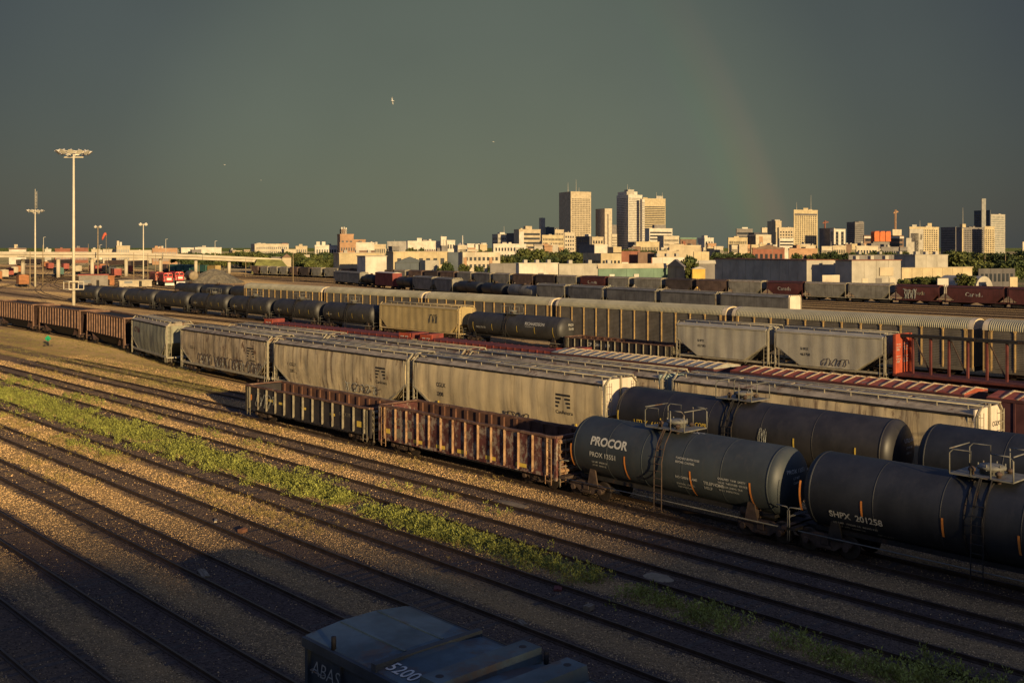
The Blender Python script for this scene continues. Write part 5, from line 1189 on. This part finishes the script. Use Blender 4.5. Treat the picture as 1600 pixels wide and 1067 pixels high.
B('white_plant','white plant building with two roof tanks',491.5,492,531,385.3,780,'white',(2,9,0,'grid'),[('box',.06,.2,.1,.6,3.6,'white'),('box',.28,.42,.1,.6,3.6,'white')])
B('brewery','orange-brick tower block with a narrow turret on top',527,531.5,552.5,368,760,'brick',(1,3,0,'grid',.1,.6),[('box',.10,.52,.1,.6,4.6,'brown'),('box',.1,.2,.1,.2,6,'white'),('box',.28,.36,.1,.2,6.2,'white'),('box',.42,.52,.1,.2,5.6,'white')])
B('brick_annex','lower orange-brick block in front of the brick tower',530,531,556,381,740,'brick',(2,6,0,'grid',.1,.3)); B('brick_wing','orange-brick wing right of the brick tower',552,552,571,376.5,770,'brick'); B('white_wing','long white-topped wing right of the brick tower',556,556,585,381,755,'white',None,[('strip',0,1,0,.7,'brown')])
B('tan_brick_block','tan brick block right of the white-topped wing',578,578,603,384,760,'tan',(2,8,0,'grid'),[('box',.1,.2,.2,.4,3,'cream')])
B('low_tan_warehouse','long low tan warehouse below the brick tower',521,530,592,396.5,430,'gold',None,[('slab','tan',.4)]); B('white_warehouse','bright white warehouse with grey side behind the far train',558,571,604,401,400,'white',None,[('slab','pale',.3)])
B('dark_shed','dark brick shed at the left behind the far train',423,424,440,401.5,545,'slate',(2,4,0,'grid')); B('tan_shed','tan gabled house beside the dark brick shed',440,441,455,403,540,'tan',None,[('gable',2.2,'brown')])
B('small_cream_house','small cream house among the left trees',474,475,484,398,590,'cream')
B('white_trailer','white trailer roof left of the white warehouse',540,540,557,411.5,500,'cream')
# middle left
B('brick_hall','long yellow-brick hall with a row of small windows',604,614.5,700,394.2,470,'gold',(1,7,0,'grid',.12,.35),[('slab','tan',.4)]); B('navy_annex','dark blue annex at the right end of the yellow-brick hall',699,699.5,716,394.2,480,'navy',wl=10)
B('arena','white wedge-roofed hall left of the tree',604,641,642,379,1100,'white',wl=30,phi=R(60)); B('long_white_hall','white hall with red-brick lower storeys and windows',635,637,690,378.5,1000,'white',(2,18,0,'grid',.3,.2),[('strip',.35,1,.28,.55,'redbrick'),('box',.28,.42,.2,.5,4,'white')])
B('white_tower','narrow white tower with a roof aerial',688,689,697.5,371.8,1000,'white',None,[('ant',.2,.4,3)]); B('white_annex','white annex right of the narrow white tower',697,698,711,377.2,1000,'white',(2,3,0,'grid'))
B('blue_gable_shed','dark blue gabled shed in front of the yellow-brick hall',617,618,664,410.5,400,'navy',None,[('gable',2.2,'navy')]); B('cream_side_shed','cream shed right of the dark blue gabled one',664,664.5,686,407,398,'pale',wl=8)
B('modern_block','modern tan block with tall window groups',716,723,781.5,394.2,430,'cream',(3,8,0,'grid',.12,.08),[('box',.12,.40,0,.3,1.2,'cream'),('strip',.02,.1,.1,.8,'brick'),('strip',.7,.78,.1,.8,'brick')])
B('dark_long_shed','long dark shed behind the far train, left of the chimney',765,766,806,411.5,370,'slate'); B('white_roof_shed','long low shed with white roof left of the chimney',804,811,872,412.3,395,'white',None,[('slab','white',.3)])
tx, ty = at_depth(720, 1300); tn = thing('tent_roof', 'pale cone-shaped roof with a tall white mast', 'building', (tx,ty,0)); MB().lathe([(0,9),(14,9),(20,.6)], 14, 'z').build('cone_roof', WALL['pale'], tn)
mx, my = at_depth(722.8, 1295); MB().tube([(mx-tx,my-ty,0),(mx-tx,my-ty,ztop(368,1295))], 1.0, 6, .6).build('mast', WALL['white'], tn)
for i, (a, b, y) in enumerate(((730,742,382.5),(743,758,383),(752,760,381.5),(617,626,387.5),(641,656,388))): B('distant_house','distant pale roof, %s from the left in the middle skyline' % ORD[i],a,a,b,y,1400,'white')
# downtown left
B('grey_block','grey block with a tall vent left of the towers',769,778,791,367.5,1500,'pale',(4,5,3,'grid'),[('box',.3,.9,.1,.5,4,'white'),('ant',.95,.3,13)]); B('white_low_block','low white block below the grey vent block',770,771,822,383,1000,'white',(2,10,0,'grid')); B('dark_block','dark block right of the vent block',791,803,804,366,1550,'dark')
B('tan_terrace_block','tan banded block with white left bay',803,811,844.5,360,1450,'tan',(5,1,0,'band'),[('strip',0,.22,0,.95,'white'),('box',.35,.65,.2,.6,6,'tan')]); B('museum_spire','slender glass spire left of the tall towers',845,845.4,851.8,342,2300,'pale',None,[('ant',.5,.5,4)])
B('terrace_hotel','long tan hotel block below the spire',846,847,881,369,1500,'gold',(4,14,0,'grid')); B('hotel_tower','tan tower part of the long hotel',866,867,881,360.5,1520,'tan',(5,5,0,'grid')); B('tan_office','pale tan office left of the dark corner block',881,882,898,365,1400,'cream',(5,4,0,'grid'))
B('tan_house','small tan block among the trees below the hotel',849,850,872,384,900,'tan',(1,4,0,'grid')); B('dark_slab','dark slab far behind the hotel',852,852.5,873,356.5,2300,'navy')
B('tall_tower','tallest left tower, tan with a dark shaded side',873.5,891.8,923.5,301,2145,'tan',(30,12,0,'grid',.09,.01),[('ant',.1,.4,22),('ant',.5,.4,28),('ant',.7,.5,12),('box',.05,.95,.1,.9,2.5,'tan')])
B('dark_corner_block','dark old block at the foot of the tallest left tower',900,921,926,371,1300,'dark',(4,0,8,'grid'),[('box',.2,.9,.1,.4,4,'white')]); B('tan_annex','tan annex right of the dark old block',924,925,943,372,1250,'tan',(3,4,0,'grid'))
B('slim_tower','slim tower with one dark window slot',930.6,945,956.3,327.5,2150,'cream',None,[('strip',.36,.5,.04,.9,'dark')]); B('slate_tower','slate block behind the slim tower',956,956.5,964.5,353,2300,'slate'); B('grid_annex','tan gridded annex right of the slim tower',955.5,956,964,367.5,2000,'cream',(6,4,0,'grid'))
B('white_tower_block','tall pale stepped tower, brightest of the skyline',963.4,981.8,1003.5,306,2145,'white',(32,11,9,'grid',.03,.01),[('box',.0,.75,.12,.9,9,'white'),('box',.05,.5,.1,.4,13,'pale'),('ant',.2,.3,24),('ant',.35,.3,18)]); B('stepped_wing','lower stepped wing of the pale tower',1000,1003.4,1007.3,313,2135,'white',(30,2,0,'grid',.03,.01))
B('gold_tower','golden tower with many window bands behind the pale tower',1003,1005,1039.8,311.5,2300,'gold',(26,1,0,'band',.12,.02),[('box',.6,.9,.2,.6,8,'pale'),('ant',.62,.4,16),('ant',.88,.4,16),('box',.0,.2,.1,.5,4,'gold')])
B('white_banded_office','white banded office below the golden tower',1007.6,1014.6,1050.5,358.5,1500,'white',(7,1,0,'band'),[('box',.28,.75,.3,.8,7,'slate')]); B('cream_banded_office','low cream office with dark left wall',1027,1037,1061,370.5,1350,'cream',(4,12,0,'grid'))
B('tan_low_office','low tan office below the white banded one',993,994,1030,379.5,1200,'gold',(1,14,0,'grid')); B('dark_low_block','dark low block under the pale tower',981,992,994,379.5,1250,'slate')
B('grey_flat_block','grey flat building among the trees',905,928,929,384.5,700,'slate'); B('white_flat_block','white low block among the trees under the slim tower',928,929,949,384.5,690,'white'); 
# middle right, nearer
B('brick_mill','dark-sided brick mill with arched windows',911,939,971,396,420,'gold',(2,5,8,'grid',.2,.2),[('box',.6,1,.0,.3,2.6,'gold')]); B('redbrick_row','low red-brick row with white end',971,971,1000,392.5,480,'redbrick',None,[('strip',.0,.35,0,.55,'white')])
B('tan_parapet_hall','tan hall with stepped parapet',1026,1027,1069,392,470,'tan',None,[('box',.45,1,0,.4,3,'tan')]); B('white_box_shed','long white shed with red ends',1018,1018.5,1069,402.5,400,'white',None,[('strip',-.03,0,0,1,'redbrick'),('strip',.64,.68,0,.8,'redbrick')]); B('brown_block','brown block behind the white shed',996,997,1022,394,475,'brown')
B('corrugated_shed','low wide shed with pale corrugated roof',873,873.5,974,413.5,360,'pale',None,[('slab','pale',.3)]); B('green_roof_shed','long low green shed in front of the corrugated one',934,935,1043,420,335,'green',None,[('gabley',1.6,'tan'),('strip',.15,.22,.1,.7,'white'),('strip',.5,.57,.1,.7,'white')])
B('dark_gable_house','dark gabled house left of the lone tall tree',1043,1069,1070.5,417,335,'slate',None,[('gabley',2.4,'slate')]); B('yellow_house','small yellow house right of the lone tall tree',1081,1082,1102,420.5,330,'yellow',None,[('gable',.8,'pale')]); B('grey_roof_house','grey-roofed house behind the yellow one',1085,1086,1117,412.5,350,'slate',None,[('gabley',1.2,'pale')])
B('tan_cube','tan flat-topped block right of the lone tree',1083,1084,1108,393.5,520,'gold'); B('tan_stepped_block','tan stepped block behind the lone tree',1060,1061,1095,385.5,700,'tan')
B('green_top_block','brown block with pale green roof',1062,1063,1088,374,1500,'brown',None,[('slab','green',2.5)]); B('white_corner_house','small white block with dark side and roof tank',1090,1101,1115,373.5,1200,'white',(3,3,0,'grid'),[('box',.05,.4,.1,.5,4,'white')]); B('redbrick_stub','small red-brick stub building',1066,1067,1071,379,1100,'redbrick')
B('tan_school','tan block with gabled centre',1137,1138,1168,373,1300,'gold',(3,9,0,'grid'),[('box',.3,.55,.1,.4,3,'gold')]); B('slate_corner_block','dark block with tan wall before the school',1139,1155,1168,384,900,'tan',None)
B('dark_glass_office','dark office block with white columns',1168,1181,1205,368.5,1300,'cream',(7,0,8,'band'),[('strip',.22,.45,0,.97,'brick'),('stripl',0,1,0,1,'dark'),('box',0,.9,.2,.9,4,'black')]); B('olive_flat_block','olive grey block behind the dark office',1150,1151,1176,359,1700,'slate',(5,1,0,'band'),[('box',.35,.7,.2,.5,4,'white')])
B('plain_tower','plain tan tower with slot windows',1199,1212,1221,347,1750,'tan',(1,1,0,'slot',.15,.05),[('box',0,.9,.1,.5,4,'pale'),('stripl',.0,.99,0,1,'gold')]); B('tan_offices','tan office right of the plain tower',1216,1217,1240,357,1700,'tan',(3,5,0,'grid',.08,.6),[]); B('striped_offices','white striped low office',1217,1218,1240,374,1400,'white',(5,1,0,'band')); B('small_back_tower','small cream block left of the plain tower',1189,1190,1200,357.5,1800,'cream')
B('hotel_highrise','tall yellow-tan highrise with a crown of dark windows',1240,1240.4,1277.6,329.5,1750,'gold',(20,10,0,'grid',.10,.02),[('box',.40,.6,.1,.5,5,'gold'),('ant',.72,.4,27),('ant',.12,.4,14),('strip',.03,.97,.90,.94,'dark'),('strip',.03,.97,.17,.22,'dark'),('strip',.4,.97,.02,.22,'slate')])
B('grey_slab','dark grey slab right of the yellow highrise',1280,1303,1304.5,358,1750,'slate'); B('stepped_white_block','stepped white block right of the grey slab',1297,1303,1321,359.5,1700,'white',(6,2,2,'slot')); B('dark_condo','dark patchy condo tower',1323,1336,1350,348.5,1800,'slate',(16,7,7,'grid',.04,.02),[('box',.5,1,.1,.7,3,'slate')])
B('orange_sign_block','wide brown block with white roofline behind orange panels',1349,1350,1412,369.5,1300,'brown',(4,1,0,'band'),[('strip',0,1,.92,1.0,'white'),('box',.72,.95,.2,.6,9,'cream')])
ob, W1, W2, oh = B('orange_panel_tower','three bright orange panels on pale columns',1364,1364.5,1390,376,1250,'slate',None,[('strip',0,.31,.05,.55,'cream'),('strip',.35,.65,.05,.55,'cream'),('strip',.69,1,.05,.55,'cream')])
for k in range(3): MB().prism([(W1*(k*.345),oh-1),(W1*(k*.345),oh+9.5),(W1*(k*.345+.05),oh+11),(W1*(k*.345+.29),oh+11.3),(W1*(k*.345+.31),oh+9.5),(W1*(k*.345+.31),oh-1)], 'y', -2, 4).build('orange_panel', WALL['orange'], ob)
B('mural_block','tan block with a dark mural on its left bays',1420,1421,1467,356.3,1250,'gold',(12,12,0,'grid',.04,.12),[('strip',0,.46,.0,.97,'pale'),('strip',.03,.30,.55,.83,'dark'),('strip',.16,.30,.1,.6,'black'),('strip',.36,.42,.62,.8,'dark'),('strip',.34,.45,.05,.3,'dark'),('box',.62,.76,.2,.6,6,'gold'),('box',.1,.25,.2,.5,4,'pale'),('ant',.36,.3,9)])
B('pale_green_block','low pale green block left of the mural',1415,1416,1424,374,1150,'pale'); B('dark_bank_block','dark block with window rows right of the mural block',1470,1493,1494.5,356.5,1500,'slate',(10,0,14,'grid'))
B('grid_office','dark gridded office with a lit left edge',1494,1503,1538,357,1400,'slate',(13,12,0,'grid',.04,.06),[('strip',0,.06,0,1,'gold'),('box',.05,.2,.1,.6,6,'gold'),('ant',.12,.3,28)]); B('lit_wing','sunlit tan wing at the right of the gridded office',1538,1538.4,1554,355.5,1390,'gold',(12,4,0,'grid'))  # gold strip puts the gridded office's lit left edge into colour
B('glass_tower','glass tower at far right with a pale lit face',1546,1548,1570.5,336.5,1854,'pale',(17,10,0,'grid',.02,.02),[],winm=WALL['glassgrey']); B('dark_glass_tower','dark glass slab beside the far right glass tower',1522,1547,1548,330,1900,'navy',(14,0,8,'grid')); B('glass_spire','slim vertical shaft rising above the dark glass slab',1533,1534,1540.5,312,1840,'grey')
B('sliver_block','pale sliver of a building at the right edge',1597,1598,1612,380,900,'cream')
# nearer right
B('warehouse','huge plain warehouse with shaded grey wall, left part',1117,1260.5,1308,407,340,'pale',None,[('slab','redbrick',.25),('stripl',.12,.22,.05,.2,'white')]); B('warehouse_bay','sunlit right part of the huge warehouse with a loading door',1305,1331,1407.5,407.5,325,'pale',None,[('slab','redbrick',.25),('strip',.55,.83,.45,.75,'tan'),('strip',.02,.2,.02,.18,'white'),('strip',.3,.85,.02,.2,'slate')])
B('loading_dock','low white loading dock box before the warehouse',1284,1285,1312,430,300,'cream'); B('storage_block','tan windowless block with dark left wall',1397,1430,1481,399,420,'pale',None,[('slab','pale',.3)]); B('long_office','long low tan office with a strip of windows',1408,1409,1519,419.5,350,'gold',(1,1,0,'band',.5,.25),[('slab','tan',.3)]); B('dark_roof_plant','dark flat plant roof behind the warehouse',1325,1326,1432,398.5,450,'slate')
B('red_maroon_hall','maroon brick hall with white roof light',1175,1176,1226,389.5,700,'redbrick',(1,6,0,'grid'),[('gable',3.0,'brown')]); B('white_side_hall','white-walled hall right of the maroon one',1223,1224,1233,388.5,720,'white'); B('orange_brick_hall','orange-brick hall with small windows',1232,1233,1277,390.5,650,'brick',(1,6,0,'grid'),[('box',.6,.9,.2,.6,2.5,'cream')])
for i, (a, b, y, Z, k) in enumerate(((1283,1300,387,800,'cream'),(1300,1322,386,820,'tan'),(1337,1372,386.5,780,'cream'),(1376,1404,388,800,'slate'),(1245,1262,384,900,'tan'),(1115,1130,387,900,'cream'))): B('low_city_block','low %s block in the right skyline, %s in order' % (k, ORD[i]),a,a+1,b,y,Z,k,(2,7,0,'grid'))
B('dark_terrace','dark brick terrace before the right trees',1528,1529,1586,420,330,'dark',(1,8,0,'grid')); 
hx, hy_ = at_depth(1538, 300); ah = thing('arched_hut', 'arched corrugated hut behind the far train at right', 'hut', (hx,hy_,0), -TH+PHI); MB().prism([(3.6*math.cos(R(a)),4.6*math.sin(R(a))) for a in range(0,181,15)], 'y', 0, 14).build('vault', WALL['pale'], ah); MB().box(-1,1,-.05,-.01,0,2.2).build('door', WALL['dark'], ah)
B('tan_kiosk','small tan kiosk right of the arched hut',1577,1578,1590,433,290,'gold'); B('white_truck_box','white box behind the far train right of the warehouse',1464,1465,1482,435,290,'white')
def crane(label, px, yt, Z, col, jib):
    x, y = at_depth(px, Z); h_ = ztop(yt, Z); root = thing('tower_crane', label, 'crane', (x,y,0)); d = Vector((C,-S,0))
    MB().bar((0,0,0),(0,0,h_),2.0).build('tower', WALL[col], root); MB().bar(d*-jib*.7+Vector((0,0,h_*.93)),d*jib+Vector((0,0,h_*.96)),1.6).build('jib', WALL[col], root)
    MB().bar((0,0,h_),tuple(d*jib*.9+Vector((0,0,h_*.965))),.5).build('tie', WALL[col], root); MB().bar((0,0,h_),tuple(d*-jib*.6+Vector((0,0,h_*.93))),.5).build('tie', WALL[col], root)
crane('small red tower crane right of the yellow highrise', 1289, 345, 1800, 'redbrick', 6); crane('tan tower crane behind the orange panels', 1399, 328, 1500, 'brick', 4)

random.seed(33)
cols = ['cream','tan','white','brick','pale','gold','slate','brown']; j = 0
for (x0, x1, n, y0, y1, Z0, Z1) in ((555,620,7,386,391,800,1100),(640,780,10,384,390,800,1200),(780,900,8,383,392,800,1100),(960,1130,14,382,390,900,1300),(1130,1300,14,383,390,850,1300),(1300,1420,9,380,389,850,1200),(20,390,14,391,394,900,1300)):
    xs2 = sorted(random.uniform(x0, x1) for _ in range(n))
    for k, x_ in enumerate(xs2):
        wd = random.uniform(6, 15); c_ = random.choice(cols); yy = random.uniform(y0, y1); j += 1
        B('low_city_house', 'low %s block, %s from the left in the skyline stretch %s' % (c_, ORD[k], {555:'by the brick tower',640:'left of the vent block',780:'below the tan hotel',960:'below the pale tower',1130:'below the yellow highrise',1300:'below the orange panels',20:'above the overpass'}[x0]), x_-random.uniform(0,2.5), x_, x_+wd, yy, random.uniform(Z0,Z1), c_, random.choice([None,(1,6,0,'grid'),(2,6,0,'grid')]), random.choice([[],[('box',.2,.5,.2,.6,2.5,'pale')],[('ant',.4,.4,6)],[('slab','brown',.5)]]))
# ------------------------------------------------------------------ trees
m_leaf = [M('leaves_%d' % i, c_, .85, .5, .35, rnd=.15) for i, c_ in enumerate(((.075,.095,.025),(.055,.075,.025),(.10,.11,.03)))]; m_bark = M('bark', (.10,.07,.045), .9, .3, 1)
def crown_mesh(seed, mt):
    r_ = np.random.default_rng(seed); n = 1500; cl = r_.normal(0, 1, (16,3)); cl /= np.linalg.norm(cl, axis=1)[:,None]; cl *= r_.uniform(.35,.85,(16,1)); cl[:,2] *= .8
    idx = r_.integers(0, 16, n); p = r_.normal(0, 1, (n,3)); p /= np.linalg.norm(p, axis=1)[:,None]; p = cl[idx]+p*r_.uniform(.15,.42,(n,1))*r_.uniform(.6,1.2,16)[idx][:,None]
    p[:,2] = p[:,2]*.95+1.0; a = r_.normal(0,1,(n,3)); a /= np.linalg.norm(a, axis=1)[:,None]; b = np.cross(a, r_.normal(0,1,(n,3))); b /= np.linalg.norm(b, axis=1)[:,None]; s = r_.uniform(.05,.11,(n,1))
    P = np.stack([p-a*s-b*s*.6, p+a*s-b*s*.6, p+a*s*.8+b*s, p-a*s*.8+b*s], 1).reshape(-1,3); T = (np.arange(n)[:,None]*4+np.arange(4)[None])
    me = raw_mesh('crown', P, T, mt); d = me.data; bpy.data.objects.remove(me); return d
CROWN = [crown_mesh(i, m_leaf[i % 3]) for i in range(6)]
TRUNK = MB().tube([(0,0,0),(.05,.02,.35),(0,0,.8)], .07, 7, .03).tube([(.04,.01,.4),(.35,.1,.95)], .035, 5, .015).tube([(.02,0,.5),(-.3,-.12,1.0)], .03, 5, .015).tube([(0,0,.6),(.05,.3,1.1)], .03, 5, .012).mesh('trunk', m_bark)
def tree(label, px, yt, Z, wd, group=None):
    x, y = at_depth(px, Z); h_ = max(4, ztop(yt, Z)); root = thing('tree', label, 'tree', (x,y,0), random.uniform(0,6), group); k = h_/2.0
    inst(TRUNK, 'trunk', root).scale = (k*.9,k*.9,k); inst(random.choice(CROWN), 'crown', root).scale = (wd*.62,wd*.62,k*.98)
random.seed(12)
def belt(label, x0, x1, n, y0, y1, Z0, Z1, w0, w1):
    for i in range(n):
        px = x0+(x1-x0)*(i+random.uniform(.1,.9))/n; tree(label+', '+ORD[i]+' from the left' if n > 1 else label, px, random.uniform(y0,y1), random.uniform(Z0,Z1), random.uniform(w0,w1), label)
belt('leafy tree in the belt behind the far train at left', 352, 530, 38, 389.5, 395, 600, 800, 8, 12); belt('leafy tree low in the belt near the left sheds', 455, 528, 14, 395, 402, 530, 600, 7, 10)
belt('green tree above the yellow-brick hall', 640, 660, 3, 380, 384, 620, 660, 6, 8); belt('dark tree on the hillside behind the overpass', 275, 350, 12, 390, 394.5, 600, 750, 7, 10); belt('bush beside the cream shed', 686, 704, 3, 405, 409, 390, 396, 3, 4.2)
belt('tree right of the modern tan block', 782, 815, 10, 391, 402, 450, 520, 6, 9); belt('tree in the belt below the tallest left tower', 812, 912, 34, 384, 401, 450, 700, 7, 11); belt('tree in the belt below the pale tower', 945, 1050, 22, 386, 390.5, 700, 900, 8, 11)
belt('tree right of the tan flat-topped block', 1108, 1175, 18, 387, 398, 520, 700, 6, 10); belt('tree below the yellow highrise', 1240, 1420, 22, 387.5, 393, 600, 700, 6, 8); belt('dark tree in the wood at the right edge', 1478, 1610, 34, 386, 399, 450, 700, 9, 13); belt('low tree before the dark terrace at right', 1490, 1600, 12, 402, 412, 360, 430, 6, 9)
belt('bush behind the far train near the warehouse', 1408, 1530, 9, 424, 431, 300, 330, 3, 5); belt('small tree between the low houses left of centre', 590, 640, 5, 388, 392, 700, 900, 6, 9); belt('tree between the low halls in the middle', 700, 770, 7, 385, 391, 700, 900, 6, 9); belt('low bush along the foot of the middle sheds', 640, 1000, 16, 408, 413, 405, 440, 3.5, 5)
tree('lone tall tree behind the far train', 1073, 389.5, 345, 6.0); tree('smaller tree leaning beside the lone tall one', 1078, 401, 342, 5.0)
struct(stuff(MB().add([(*at_depth(-900,4200),0),(*at_depth(2500,4200),0),(*at_depth(2500,4200),14),(*at_depth(-900,4200),14),(*at_depth(-900,4300),0),(*at_depth(2500,4300),0),(*at_depth(2500,4300),12),(*at_depth(-900,4300),12)], [(0,1,2,3),(3,2,6,7),(4,5,6,7)]).build('hills', m_leaf[1])))
bpy.data.objects['hills']['kind'] = 'structure'
